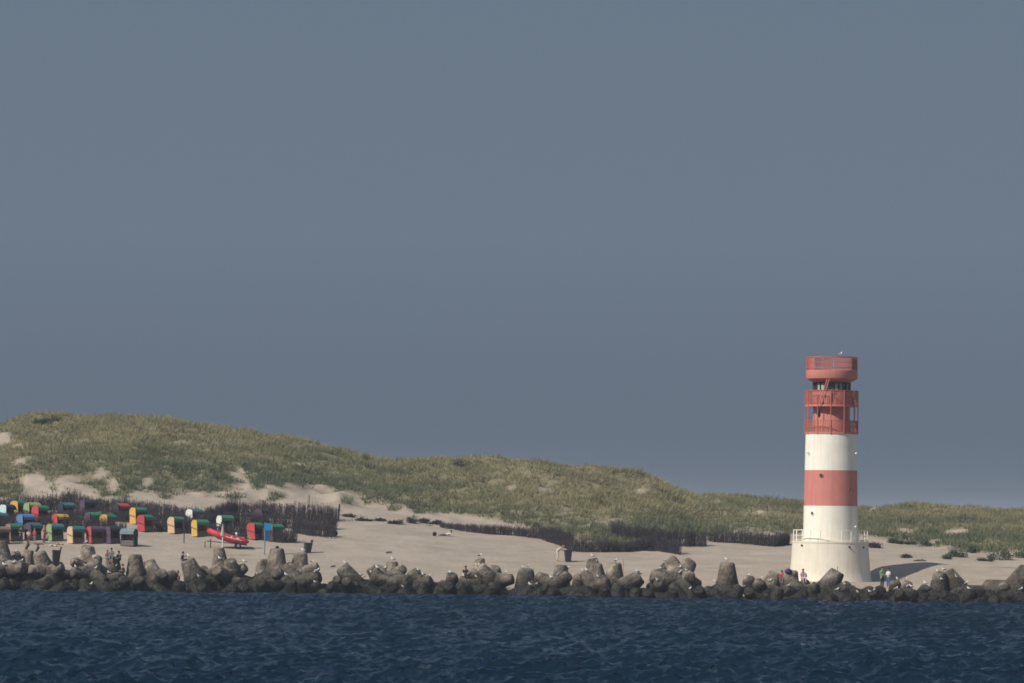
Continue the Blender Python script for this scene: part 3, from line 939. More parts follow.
SPECIAL = [((85.5, 543), 'white gull on the pale upright tetrapod below the red beach chair', GM), ((345.5, 564), 'lone gull on the slanting log like tetrapod', GM),
           ((393, 559.5), 'lone gull on top of the upright tetrapod right of the driftwood', GM), ((593, 555), 'gull on the rim of the back tetrapod stub with two tops', GM),
           ((657.5, 582.5), 'single gull on the front dome below the long level tetrapod', GM), ((727, 559.5), 'gull on top of the freestanding tall tetrapod', GM),
           ((480, 554.5), 'dark backed gull on the highest stub right of the person in black', GMD), ((615.5, 560.5), 'gull on the upright tetrapod beside the orange post', GM),
           ((944, 570), 'gull on the very top of the peaked pile at right', GM), ((303, 548.5), 'white gull on the tall stub in front of the leaning bin', GM),
           ((188.5, 556), 'gull beside the person with a camera', GM)]


def bird(me, name, p, label, cat, group=None, s=1.0):
    o = bpy.data.objects.new(name, me); COL.objects.link(o)
    o.location = p; o.rotation_euler = (0, 0, random.choice([0, math.pi]) + random.uniform(-1.0, 1.0))
    o.scale = (s, s, s)
    return tag(o, label, cat, group)


for (px, py) in GULLS:
    bird(GM if random.random() < 0.85 else GMD, 'gull', perch(px, py + 1.6), 'small white gull resting among others on the tetrapods', 'gull', 'gulls resting along the breakwater', random.uniform(0.6, 0.85))
for (q, lab, me_) in SPECIAL:
    bird(me_, 'gull', perch(q[0], q[1] + 1.6), lab, 'gull', None, 0.82)
bird(GM, 'gull', Vector((TWX + 0.62, TWY - 2.54, TWZ + 22.33)), 'white gull perched on the top rail of the lighthouse', 'gull', None, 0.8)
c1 = perch(27.5, 549.5); c2 = perch(37.5, 551.5)
bird(CM, 'cormorant', c1, 'dark cormorant upright on slim tetrapod, the left of the pair', 'cormorant', None, 1.35).rotation_euler = (0, 0, 0.4)
bird(CM, 'cormorant', c2, 'dark cormorant on the bulky tetrapod, the right of the pair', 'cormorant', None, 1.25).rotation_euler = (0, 0, 0.2)
bird(CM, 'cormorant', perch(802.3, 571.5), 'dark bird before the lighthouse drum, taller of the two', 'cormorant', None, 1.05).rotation_euler = (0, 0, 2.6)
bird(CM, 'cormorant', perch(806, 572), 'dark bird before the lighthouse drum, smaller of the two', 'cormorant', None, 0.85).rotation_euler = (0, 0, 0.5)

# ------------------------------------------------------------------ beach chairs
PAL = {
    'yellow': (0.62, 0.36, 0.05), 'peach': (0.60, 0.40, 0.22), 'red': (0.48, 0.045, 0.06), 'blue': (0.08, 0.20, 0.44), 'white': (0.72, 0.72, 0.70), 'teal': (0.04, 0.16, 0.17),
    'green': (0.03, 0.19, 0.11), 'dark': (0.035, 0.04, 0.06), 'bluegrey': (0.16, 0.23, 0.27), 'paleblue': (0.50, 0.66, 0.70), 'lime': (0.24, 0.36, 0.14), 'purple': (0.09, 0.06, 0.11), 'brown': (0.24, 0.17, 0.13)}
PAL = {k: tuple(0.86 * c + 0.14 * (0.3 * v[0] + 0.6 * v[1] + 0.1 * v[2]) for c in v) for k, v in PAL.items()}
PM = {k: mat('canvas_' + k, v, 0.85, 0.1, 4) for k, v in PAL.items()}
WICK = mat('grey_wicker', (0.17, 0.14, 0.14), 0.9, 0.2, 14, 0.3)
LINING = mat('striped_lining', (0.22, 0.18, 0.20), 0.95, 0.25, 9)


def beach_chair(px, py, side, awn, rz, label, back=None, s=1.0, strap=True):
    p = hit(px, py)
    T = empty('beach_chair', p - Vector((0, 0, 0.04)), rz, label, 'beach chair', 'hooded beach chairs on the sand', s)
    W, D = 1.5, 1.0
    h = W / 2
    sm, am = PM[side], PM[awn]
    # side outline (y forward is -y)
    low = [(-0.5, 0.06), (0.5, 0.06), (0.52, 0.85), (-0.42, 0.85)]
    up = [(-0.42, 0.85), (0.52, 0.85), (0.60, 1.30), (0.50, 1.62), (0.28, 1.78), (-0.12, 1.78), (-0.40, 1.66)]
    for sx in (-1, 1):
        mb = MB(); t = 0.06
        for pts in (low, up):
            n = len(pts)
            a = [Vector((sx * h, y, z)) for y, z in pts]; b = [Vector((sx * (h - t), y, z)) for y, z in pts]
            mb.add(a + b, [tuple(range(n)), tuple(range(2 * n - 1, n - 1, -1))] + [(i, (i + 1) % n, n + (i + 1) % n, n + i) for i in range(n)])
        o = mb.obj('side_panel', sm, T)
        if strap:
            mb = MB(); mb.box((sx * (h + 0.012), 0.05, 0.88), (0.03, 0.9, 0.07), 0, Matrix.Rotation(R(14), 3, 'X'))
            mb.obj('strap', PM['dark'], o)
    mb = MB()
    arc = [(0.5, 0.06), (0.52, 0.85), (0.60, 1.30), (0.50, 1.62), (0.28, 1.78), (-0.12, 1.78)]
    w = h - 0.061
    for (y0, z0), (y1, z1) in zip(arc, arc[1:]):
        nrm = Vector((0, (z1 - z0), -(y1 - y0))).normalized() * 0.05
        a = [Vector((-w, y0, z0)), Vector((w, y0, z0)), Vector((w, y1, z1)), Vector((-w, y1, z1))]
        b = [v - nrm for v in a]
        mb.add(a + b, [(0, 1, 2, 3), (7, 6, 5, 4), (0, 4, 5, 1), (1, 5, 6, 2), (2, 6, 7, 3), (3, 7, 4, 0)])
    mb.obj('back_shell', PM[back] if back else sm, T)
    # awning: striped canvas drooping over the front of the hood
    mb = MB()
    aw = [(0.10, 1.80), (-0.14, 1.805), (-0.44, 1.70), (-0.66, 1.50), (-0.70, 1.24)]
    for (y0, z0), (y1, z1) in zip(aw, aw[1:]):
        W2 = h + 0.015
        a = [Vector((-W2, y0, z0)), Vector((W2, y0, z0)), Vector((W2, y1, z1)), Vector((-W2, y1, z1))]
        b = [v + Vector((0, 0.012, 0.022)) for v in a]
        mb.add(a + b, [(0, 1, 2, 3), (7, 6, 5, 4), (0, 4, 5, 1), (1, 5, 6, 2), (2, 6, 7, 3), (3, 7, 4, 0)])
    mb.obj('awning', am, T)
    mb = MB(); mb.box((0, -0.02, 0.27), (W - 0.14, 0.86, 0.40)); mb.box((0, -0.47, 0.24), (W - 0.15, 0.06, 0.34))
    mb.obj('base_box', WICK, T)
    mb = MB(); mb.box((0, -0.02, 0.54), (W - 0.16, 0.80, 0.12)); mb.box((0, 0.40, 0.98), (W - 0.16, 0.10, 0.74), 0, Matrix.Rotation(R(-8), 3, 'X'))
    mb.obj('seat_cushion', LINING, T)
    mb = MB()
    for sx in (-1, 1):
        mb.box((sx * (h - 0.16), -0.12, 0.80), (0.16, 0.62, 0.05))
    mb.obj('armrest', WICK, T)
    return T


Q = R(52)
CH = [
    (176, 533.5, 'peach', 'green', Q, 'beach chair with peach side and green awning left of the dark post'),
    (200, 536.5, 'yellow', 'green', Q, 'beach chair with bright yellow side and green awning right of the dark post'),
    (145, 531.5, 'red', 'green', Q, 'beach chair with red side and green awning overlapping a yellow one'),
    (138, 524, 'yellow', 'green', Q, 'bright yellow beach chair standing tallest behind the red and green one'),
    (76, 543.5, 'peach', 'teal', Q, 'beach chair with pale yellow side and teal awning in the front row'),
    (95, 543.5, 'red', 'purple', Q, 'beach chair with crimson side and purple awning in the front row'),
    (129, 546, 'dark', 'bluegrey', R(-25), 'dark beach chair with blue grey front nearest the water'),
    (108, 531, 'yellow', 'green', Q, 'yellow sided beach chair half hidden behind the crimson one'),
    (112, 543.5, 'purple', 'dark', Q, 'dark purple beach chair between the crimson and blue grey ones'),
    (25, 531, 'blue', 'blue', Q, 'blue beach chair behind the bathers at far left'),
    (33, 540, 'purple', 'teal', Q, 'beach chair with teal awning behind the bathers'),
    (55, 541, 'lime', 'teal', Q, 'beach chair with lime side and dark teal awning left of the pale yellow one'),
    (18, 517, 'yellow', 'green', Q, 'yellow and green beach chair in the back row at far left'),
    (32, 519, 'lime', 'lime', Q, 'lime beach chair in the back row'),
    (40, 522, 'red', 'green', Q, 'red and green beach chair in the back row'),
    (7, 521, 'paleblue', 'dark', Q, 'pale blue beach chair in the back row at the picture edge'),
    (0, 530, 'teal', 'teal', Q, 'teal beach chair cut by the left picture edge'),
    (1, 544, 'brown', 'brown', Q, 'brown beach chair low at the left picture edge'),
    (93, 529, 'purple', 'green', Q, 'dark beach chair with thin green awning behind the crimson one'),
    (194, 525.5, 'white', 'teal', Q, 'white sided beach chair with dark green awning by the fence'),
    (225, 532, 'white', 'green', Q, 'white and green beach chair behind the red boat'),
    (255, 539.5, 'red', 'green', Q, 'beach chair with red and pale blue back left of the blue sign'),
    (275, 541, 'brown', 'green', Q, 'brown beach chair with green awning right of the blue sign'),
    (262, 525, 'purple', 'dark', Q, 'dim dark beach chair inside the brushwood above the blue sign'),
    (66, 519, 'dark', 'teal', Q, 'dark teal beach chair in front of the brushwood fence'),
    (60, 531, 'red', 'yellow', Q, 'red beach chair with yellow awning half hidden between lime and pale yellow ones'),
    (14, 541, 'brown', 'green', Q, 'brown beach chair with green awning left of the navy bather'),
    (121, 520, 'dark', 'red', Q, 'dark beach chair with red awning left of the tallest yellow one'),
    (88, 516, 'purple', 'dark', Q, 'mauve beach chair near the brushwood fence'),
]
for (px, py, sd, aw, rz, lab) in CH:
    beach_chair(px, py, sd, aw, rz + random.uniform(-0.3, 0.25), lab, 'paleblue' if 'pale blue back' in lab else None)

# ------------------------------------------------------------------ brushwood fences
BR = mat('brushwood', (0.056, 0.049, 0.060), 0.95, 0.25, 1.2, col2=(0.026, 0.024, 0.032))
POSTW = mat('weathered_post', (0.09, 0.075, 0.065), 0.9, 0.2, 5)


def fence(pts, label, dens=75, rag=0.24, thick=0.85):
    """pts: (px, py of base, height in m)"""
    W = []
    for (px, py, hh) in pts:
        W.append((hit(px, py), hh))
    o0 = W[0][0]
    mb = MB(); pm = MB()
    T = empty('brushwood_fence', o0, 0, label, 'fence', 'brushwood fences at the foot of the dunes')
    for (a, ha), (b, hb) in zip(W, W[1:]):
        Ln = (b.xy - a.xy).length
        for k in range(int(Ln * dens)):
            t = random.random()
            x = a.x + (b.x - a.x) * t + random.gauss(0, 0.05); y = a.y + (b.y - a.y) * t + random.uniform(-thick, thick)
            z = float(tz(x, y)) - 0.05
            h = (ha + (hb - ha) * t) * (1 + random.gauss(-0.05, rag * 0.6)) * (0.82 + 0.36 * float(vnoise(x / 1.7, y / 1.7, 4)))
            h = max(0.25, h)
            r = random.uniform(0.012, 0.030)
            lx, ly = random.gauss(0.03, 0.11) * h, random.gauss(0, 0.1) * h
            base = Vector((x, y, z)) - o0; tip = base + Vector((lx, ly, h)); mid = base.lerp(tip, 0.55) + Vector((random.gauss(0, 0.04), random.gauss(0, 0.04), 0))
            mb.tube([base, mid, tip], [r, r * 0.8, r * 0.35], 3, 0, False)
            for _ in range(3):
                q = base.lerp(tip, random.uniform(0.3, 0.9)); e = q + Vector((random.gauss(0, 0.16), random.gauss(0, 0.12), random.uniform(0.08, 0.32)))
                mb.tube([q, e], [r * 0.6, r * 0.3], 3, 0, False)
        for k in range(int(Ln / 4)):
            t = (k + 0.5) / max(1, int(Ln / 4))
            x = a.x + (b.x - a.x) * t; y = a.y + (b.y - a.y) * t; z = float(tz(x, y))
            h = (ha + (hb - ha) * t) * 1.02
            pm.tube([Vector((x, y, z - 0.2)) - o0, Vector((x, y, z + h)) - o0], 0.05, 7)
    mb.obj('brushwood', BR, T)
    if pm.v:
        pm.obj('fence_post', POSTW, T)


fence([(-22, 512, 1.6), (30, 511, 1.6), (70, 509, 1.9), (95, 511, 1.5), (130, 514, 1.45), (170, 519, 1.5), (202, 523, 1.5)], 'highest long brushwood fence behind the back row of beach chairs')
fence([(-22, 531, 1.5), (10, 531, 1.5), (40, 530, 1.5), (70, 532, 1.6), (100, 534, 1.5), (126, 535, 1.4)], 'brushwood fence hiding the lower half of the back row chairs at far left')
fence([(-22, 521, 1.0), (40, 521.5, 1.0), (80, 520, 1.3), (130, 522, 1.3), (170, 527, 1.4), (202, 531, 1.5)], 'middle brushwood fence running between the rows of beach chairs')
fence([(202, 523, 1.5), (235, 516, 1.7), (262, 517, 1.6), (290, 519, 1.5), (337, 521, 1.5)], 'upper brushwood fence above the red boat and blue sign')
fence([(202, 531, 1.5), (235, 526, 1.5), (290, 528, 1.4), (337, 529.5, 1.4)], 'middle brushwood fence above the red boat and blue sign')
fence([(150, 530, 1.0), (202, 534, 1.3), (240, 536, 1.4), (281, 542.5, 1.5), (296, 542.5, 1.5)], 'front brushwood fence ending behind the brown beach chair')
fence([(293, 532, 1.3), (312, 535.5, 1.4), (334, 537.5, 1.4)], 'short brushwood fence beside the dark bag on the sand')
fence([(440, 527, 0.5), (465, 531, 0.7), (490, 534, 0.9), (515, 535.5, 1.0), (540, 538.5, 1.3), (560, 545, 1.5), (572, 551, 1.7)], 'long brushwood fence climbing left from the litter bin by the person in white')
fence([(572, 551.5, 1.4), (600, 552, 1.2), (625, 551.5, 1.1), (652, 549.5, 1.2)], 'brushwood fence between the litter bin and the stepped fence')
fence([(612, 535, 1.2), (640, 540, 1.5), (665, 544.5, 1.8), (692, 546, 1.9), (706, 546, 1.9)], 'upper stepped brushwood fence with square right end')
fence([(640, 547, 1.1), (660, 551, 1.2), (679.5, 554.5, 1.5)], 'front stepped brushwood fence casting a shadow at its right end')
fence([(708, 541, 1.1), (740, 543, 1.2), (775, 546.5, 1.4), (789, 544.5, 1.2)], 'brushwood fence ending just left of the lighthouse')

# ------------------------------------------------------------------ shrubs
SHG = mat('shrub_leaf', (0.060, 0.085, 0.045), 0.8, 0.25, 2.0, col2=(0.026, 0.040, 0.024))
SHD = mat('dark_shrub_leaf', (0.040, 0.042, 0.038), 0.85, 0.25, 2.0, col2=(0.020, 0.022, 0.024))


def shrub(px, py, w, h, mt, label):
    p = hit(px, py)
    T = empty('shrub', p, 0, label, 'shrub', 'low shrubs at the foot of the dunes')
    mb = MB(); st = MB()
    nc = max(4, int(w * 3))
    cl = [(random.uniform(-w / 2, w / 2), random.uniform(-w / 4, w / 4), random.uniform(0.45, 1.0)) for _ in range(nc)]
    for (cx, cy, hh) in cl:
        hh *= h * (1 - 0.5 * abs(cx) / (w / 2))
        gz = float(tz(p.x + cx, p.y + cy)) - p.z
        st.tube([(cx * 0.25, cy * 0.25, gz * 0.3 - 0.15), (cx, cy, gz + hh * 0.7)], [0.03, 0.012], 5)
        for k in range(150):
            v = Vector((random.gauss(cx, 0.22), random.gauss(cy, 0.22), gz + abs(random.gauss(hh * 0.5, hh * 0.3))))
            a, b = Vector((random.gauss(0, 1), random.gauss(0, 1), random.gauss(0, 1))).normalized(), Vector((random.gauss(0, 1), random.gauss(0, 1), random.gauss(0.6, 1))).normalized()
            L_ = random.uniform(0.10, 0.22)
            mb.add([v - a * L_ * 0.35, v + a * L_ * 0.35, v + b * L_], [(0, 1, 2)])
    mb.obj('foliage', mt, T); st.obj('stem', POSTW, T)


SHR = [
    (348, 517, 0.9, 0.55, SHD, 'small dark shrub right of the tall leaning post'), (364, 521, 1.2, 0.45, SHD, 'low dark shrub second right of the tall leaning post'),
    (379, 521, 1.0, 0.35, SHD, 'flat dark shrub on the bare sand line'), (396, 524, 1.3, 0.75, SHD, 'dark shrub at the left start of the low hedge line'),
    (409, 523, 1.4, 1.0, SHD, 'tallest dark shrub of the low hedge line'), (425, 523, 1.4, 0.6, SHD, 'greenish dark shrub of the low hedge line'), (436, 524, 1.2, 0.5, SHD, 'dark shrub touching the long climbing fence'),
    (866, 546.5, 1.3, 0.7, SHD, 'dark shrub right beside the lighthouse railing'), (876, 548, 1.2, 0.6, SHD, 'dark spreading shrub second right of the lighthouse'),
    (894, 543, 0.9, 0.9, SHG, 'upright green shrub above the couple'), (903, 544, 1.1, 0.6, SHD, 'dark low shrub right of the upright green one'), (921, 545, 1.9, 0.8, SHG, 'sloping green shrub left of the bare sand bank'),
    (905, 558, 0.4, 0.5, SHD, 'tiny dark shrub alone on the open sand'), (943, 559, 1.2, 0.7, SHG, 'low green shrub at the front of the sand bank'), (957, 557, 2.0, 1.1, SHG, 'broad green shrub in the middle of the sand bank'),
    (970, 553, 1.2, 1.1, SHG, 'round green shrub behind the broad one'), (985, 561, 1.0, 0.5, SHG, 'small low green shrub right of the broad one'), (1001, 560, 2.4, 1.7, SHG, 'big green shrub near the right picture edge'),
    (1021, 558, 1.2, 1.3, SHG, 'green shrub cut by the right picture edge'), (652, 551, 0.7, 0.5, SHD, 'small dark shrub in front of the stepped fence'),
    (42, 424, 2.0, 1.3, SHG, 'dark green shrub left of the highest point of the dune crest'), (51, 422, 1.8, 1.2, SHD, 'dark shrub on the highest point of the dune crest'),
    (458, 467, 1.6, 1.0, SHD, 'dark shrub on the crest of the middle dune'), (366, 463, 1.6, 1.1, SHG, 'green shrub on the crest saddle between two dunes'),
]
for a in SHR: shrub(*a)


def post(name, px, py, h, r, mt, label, cat='post', lean=(0, 0)):
    p = hit(px, py)
    mb = MB()
    mb.tube([(0, 0, -0.3), (lean[0] * 0.5, lean[1] * 0.5, h * 0.5), (lean[0], lean[1], h)], [r, r * 0.95, r * 0.85], 8)
    o = mb.obj(name, mt, None); o.location = p
    return tag(o, label, cat)


post('wooden_post', 309, 507, 1.35, 0.055, POSTW, 'thin dark post on bare sand above the brushwood')
post('wooden_post', 244, 467, 1.2, 0.05, POSTW, 'thin dark post standing in dune grass on the left slope')
post('wooden_post', 722, 518, 1.0, 0.06, POSTW, 'short dark post in the grass left of the lighthouse')
post('wooden_post', 338, 520, 1.75, 0.10, BR, 'tall leaning dark post at the right end of the upper brushwood', lean=(0.15, 0))
ORG = mat('orange_paint', (0.45, 0.24, 0.12), 0.8, 0.1, 5)
post('marker_post', 623, 577, 1.8, 0.045, ORG, 'thin orange marker post behind the breakwater')
post('signal_post', 184, 543.5, 2.7, 0.055, PM['dark'], 'slim dark pole between two yellowish beach chairs')

# ------------------------------------------------------------------ blue sign
BLUE1 = mat('bright_blue_panel', (0.01, 0.20, 0.45), 0.5, 0.05, 3)
BLUE2 = mat('deep_blue_panel', (0.015, 0.07, 0.19), 0.5, 0.05, 3)
p = hit(264.5, 555)
T = empty('signpost', p, 0, 'blue sign on a grey pole in front of the beach chairs', 'signpost')
mb = MB(); mb.tube([(0, 0, -0.3), (0, 0, 3.3)], 0.065, 8); mb.obj('pole', PM['bluegrey'], T)
mb = MB(); mb.box((0.32, -0.06, 2.88), (0.74, 0.05, 0.72)); mb.obj('upper_panel', BLUE1, T)
mb = MB(); mb.box((0.27, -0.06, 1.99), (0.52, 0.05, 1.02)); mb.obj('lower_panel', BLUE2, T)

# ------------------------------------------------------------------ bins
BIN = mat('dark_plastic', (0.035, 0.035, 0.045), 0.6, 0.1, 4)


def litter_bin(px, py, h, label, rz=0.0, lean=0.0, on_tet=False):
    p = perch(px, py) if on_tet else hit(px, py)
    T = empty('litter_bin', p, rz, label, 'bin', None, 1.0, 0, lean)
    mb = MB()
    w0, w1 = 0.26, 0.36
    vs = [(sx * w0, sy * w0, 0) for sx, sy in ((-1, -1), (1, -1), (1, 1), (-1, 1))] + [(sx * w1, sy * w1, h) for sx, sy in ((-1, -1), (1, -1), (1, 1), (-1, 1))]
    i0, i1 = 0.21, 0.31
    vs += [(sx * i1, sy * i1, h) for sx, sy in ((-1, -1), (1, -1), (1, 1), (-1, 1))] + [(sx * i0, sy * i0, 0.08) for sx, sy in ((-1, -1), (1, -1), (1, 1), (-1, 1))]
    fs = [(3, 2, 1, 0), (12, 13, 14, 15)]
    for k in range(4):
        k2 = (k + 1) % 4
        fs += [(k, k2, 4 + k2, 4 + k), (4 + k, 4 + k2, 8 + k2, 8 + k), (8 + k, 8 + k2, 12 + k2, 12 + k)]
    mb.add(vs, fs)
    b = mb.obj('bin_body', BIN, T)
    mb = MB()
    for z in (h * 0.55, h * 0.9):
        mb.box((0, 0, z), (2 * (w0 + (w1 - w0) * z / h) + 0.04,) * 2 + (0.05,))
    # rims only on the outside
    mb.obj('rim', PM['dark'], T)
    mb = MB(); mb.box((w1 + 0.02, 0, h + 0.16), (0.04, 0.66, 0.36), 0, Matrix.Rotation(R(12), 3, 'Y'))
    mb.obj('lid', BIN, T)
    return T


litter_bin(307.5, 553, 1.05, 'dark open lidded bin on the sand behind a tall tetrapod', 0.4, R(4))
litter_bin(568, 562, 1.25, 'dark litter bin on the sand in front of the brushwood fence', 0.2)
litter_bin(55.5, 566.5, 1.35, 'dark bin standing among the tetrapods below the beach chairs', 0.3, R(3), True)

# ------------------------------------------------------------------ red rescue boat on trailer
BRED = mat('red_rubber', (0.50, 0.035, 0.065), 0.5, 0.08, 2)
RUB = mat('black_rubber', (0.02, 0.02, 0.022), 0.7)
pb = hit(229, 548.5)
T = empty('trailer', pb, R(6), 'grey boat trailer standing on the sand beside the white parasol', 'trailer')
mb = MB()
mb.tube([(-2.3, 0, 0.75), (-1.0, 0.0, 0.62), (1.6, 0.45, 0.45)], 0.05, 6); mb.tube([(-1.0, 0, 0.62), (1.6, -0.45, 0.45)], 0.05, 6); mb.tube([(0.9, -0.75, 0.32), (0.9, 0.75, 0.32)], 0.05, 6)
mb.tube([(0.9, -0.45, 0.32), (0.9, -0.45, 0.5)], 0.04, 6); mb.tube([(0.9, 0.45, 0.32), (0.9, 0.45, 0.5)], 0.04, 6); mb.tube([(-0.6, -0.4, 0.7), (-0.6, 0.4, 0.7)], 0.05, 6)
mb.obj('trailer_frame', DARK, T)
for sy in (-1, 1):
    mb = MB(); M = Matrix.Rotation(R(90), 3, 'X')
    mb.lathe([(0.16, -0.09), (0.30, -0.10), (0.33, -0.05), (0.33, 0.05), (0.30, 0.10), (0.16, 0.09), (0.16, -0.09)], 20, 0, (0.9, sy * 0.85, 0.33), M)
    wl = mb.obj('wheel', RUB, T, True)
    mb = MB(); mb.lathe([(0.001, -0.06), (0.16, -0.06), (0.16, 0.06), (0.001, 0.06)], 14, 0, (0.9, sy * 0.85, 0.33), M); mb.obj('rim', GREYM, wl)
mb = MB(); mb.tube([(-1.9, 0, 0.0), (-1.9, 0, 0.95)], 0.06, 8); mb.box((-1.9, 0, 0.03), (0.22, 0.22, 0.06)); mb.obj('jockey_leg', POSTW, T)
mb = MB(); mb.tube([(-2.5, -0.35, 0.0), (-2.45, 0, 0.7)], 0.04, 6); mb.tube([(-2.5, 0.35, 0.0), (-2.45, 0, 0.7)], 0.04, 6); mb.obj('prop_stand', DARK, T)
Bt = empty('rescue_boat', pb + Vector((0, 0, 0.62)), R(6), 'red inflatable rescue boat with white stripe resting on a trailer', 'boat', None, 1.0, 0, R(11))
mb = MB()
side = [(1.95, 0.72, 0.42), (1.5, 0.74, 0.42), (0.4, 0.76, 0.44), (-0.7, 0.70, 0.50), (-1.5, 0.48, 0.60), (-2.05, 0.18, 0.72), (-2.2, 0.0, 0.76)]
path = side + [(x, -y, z) for x, y, z in side[-2::-1]]
rad = [0.12, 0.33, 0.36, 0.36, 0.34, 0.30, 0.29, 0.30, 0.34, 0.36, 0.36, 0.33, 0.12]
mb.tube([Vector(q) for q in path], rad, 14); tb = mb.obj('side_tube', BRED, Bt, True)
mb = MB()
hull = []
for x, wy, zk, zt in ((-1.9, 0.12, 0.42, 0.62), (-1.2, 0.5, 0.12, 0.45), (-0.2, 0.62, 0.0, 0.36), (0.9, 0.64, 0.0, 0.34), (1.55, 0.62, 0.02, 0.34)):
    hull.append([Vector((x, -wy, zt)), Vector((x, -wy * 0.75, (zk + zt) * 0.45)), Vector((x, 0, zk)), Vector((x, wy * 0.75, (zk + zt) * 0.45)), Vector((x, wy, zt))])
mb.add([v for r in hull for v in r], [(i * 5 + k, i * 5 + k + 1, (i + 1) * 5 + k + 1, (i + 1) * 5 + k) for i in range(4) for k in range(4)] + [(0, 1, 2, 3, 4), (24, 23, 22, 21, 20)] + [(i * 5, (i + 1) * 5, (i + 1) * 5 + 4, i * 5 + 4) for i in range(4)])
mb.obj('hull', BRED, Bt)
mb = MB()
for sgn in (-1, 1):
    pts = [(1.2, sgn * 1.093, 0.44), (0.4, sgn * 1.115, 0.46), (-0.5, sgn * 1.065, 0.51)]
    mb.tube([Vector(q) for q in pts], 0.035, 6)
    mb.box((0.1, sgn * 1.10, 0.60), (0.12, 0.05, 0.2)); mb.box((0.75, sgn * 1.10, 0.57), (0.3, 0.05, 0.09))
mb.obj('white_stripe', PM['white'], tb)
mb = MB(); mb.box((1.45, 0, 0.5), (0.08, 1.0, 0.5)); mb.obj('transom', DARK, Bt)
mb = MB(); mb.box((1.68, 0, 0.92), (0.42, 0.34, 0.42)); mb.box((1.66, 0, 0.45), (0.16, 0.12, 0.7)); mb.box((1.70, 0, 0.1), (0.34, 0.06, 0.14))
mo = mb.obj('outboard_motor', RUB, Bt); mb = MB(); mb.box((1.86, -0.03, 1.0), (0.3, 0.42, 0.34)); mb.obj('motor_cowl', PM['lime'], mo)
mb = MB(); mb.box((0.15, 0, 0.72), (0.5, 0.42, 0.6)); mb.tube([(0.0, 0, 1.0), (-0.15, 0, 1.3)], 0.02, 6); mb.obj('console', DARK, Bt)
mb = MB(); mb.blob((0.55, 0, 0.92), (0.15, 0.15, 0.28)); mb.obj('white_buoy', PM['white'], Bt)

# parasol in front of the boat
p = hit(222.3, 556)
T = empty('parasol', p, 0, 'folded pale parasol on a white pole in front of the red boat', 'parasol')
mb = MB(); mb.tube([(0, 0, -0.4), (0, 0, 2.9)], 0.05, 8); mb.obj('pole', PM['white'], T)
mb = MB(); mb.lathe([(0.05, 1.95), (0.22, 2.05), (0.2, 2.3), (0.12, 2.75), (0.03, 3.25)], 10); mb.obj('folded_canopy', mat('pale_canvas', (0.40, 0.38, 0.33), 0.9), T)

# ------------------------------------------------------------------ people
SKIN = mat('skin', (0.42, 0.24, 0.17), 0.6, 0.05)
HAIRD = mat('dark_hair', (0.03, 0.022, 0.018), 0.7)
HAIRL = mat('light_hair', (0.25, 0.17, 0.08), 0.7)
CL = {k: mat('cloth_' + k, v, 0.9, 0.1, 6) for k, v in {'black': (0.025, 0.025, 0.035), 'green': (0.08, 0.36, 0.12), 'white': (0.62, 0.62, 0.66), 'blue': (0.06, 0.13, 0.30), 'navy': (0.03, 0.04, 0.08), 'red': (0.36, 0.05, 0.06),
                                                              'pink': (0.50, 0.27, 0.25), 'grey': (0.2, 0.2, 0.21), 'cream': (0.52, 0.48, 0.42), 'palepink': (0.62, 0.48, 0.49)}.items()}


def skin_mesh(name, joints, edges, rads, mt, parent, root):
    me = bpy.data.meshes.new(name)
    idx = {k: i for i, k in enumerate(joints)}
    me.from_pydata([tuple(v) for v in joints.values()], [(idx[a], idx[b]) for a, b in edges], [])
    o = bpy.data.objects.new(name, me); COL.objects.link(o)
    o.modifiers.new('s', 'SKIN'); sd = o.modifiers.new('d', 'SUBSURF'); sd.levels = 1; sd.render_levels = 1
    if not me.skin_vertices:
        o.data.skin_vertices.new() if hasattr(o.data.skin_vertices, 'new') else None
    if me.skin_vertices:
        for k, i in idx.items():
            rr = rads[k]; me.skin_vertices[0].data[i].radius = (rr, rr) if not isinstance(rr, tuple) else rr
            me.skin_vertices[0].data[i].use_root = (k == root)
    bpy.context.view_layer.update()
    ev = o.evaluated_get(bpy.context.evaluated_depsgraph_get())
    nm = bpy.data.meshes.new_from_object(ev)
    nm.name = name
    bpy.data.objects.remove(o); bpy.data.meshes.remove(me)
    nm.materials.clear(); nm.materials.append(mt)
    nm.polygons.foreach_set('use_smooth', [True] * len(nm.polygons))
    q = bpy.data.objects.new(name, nm); COL.objects.link(q); q.parent = parent
    return q


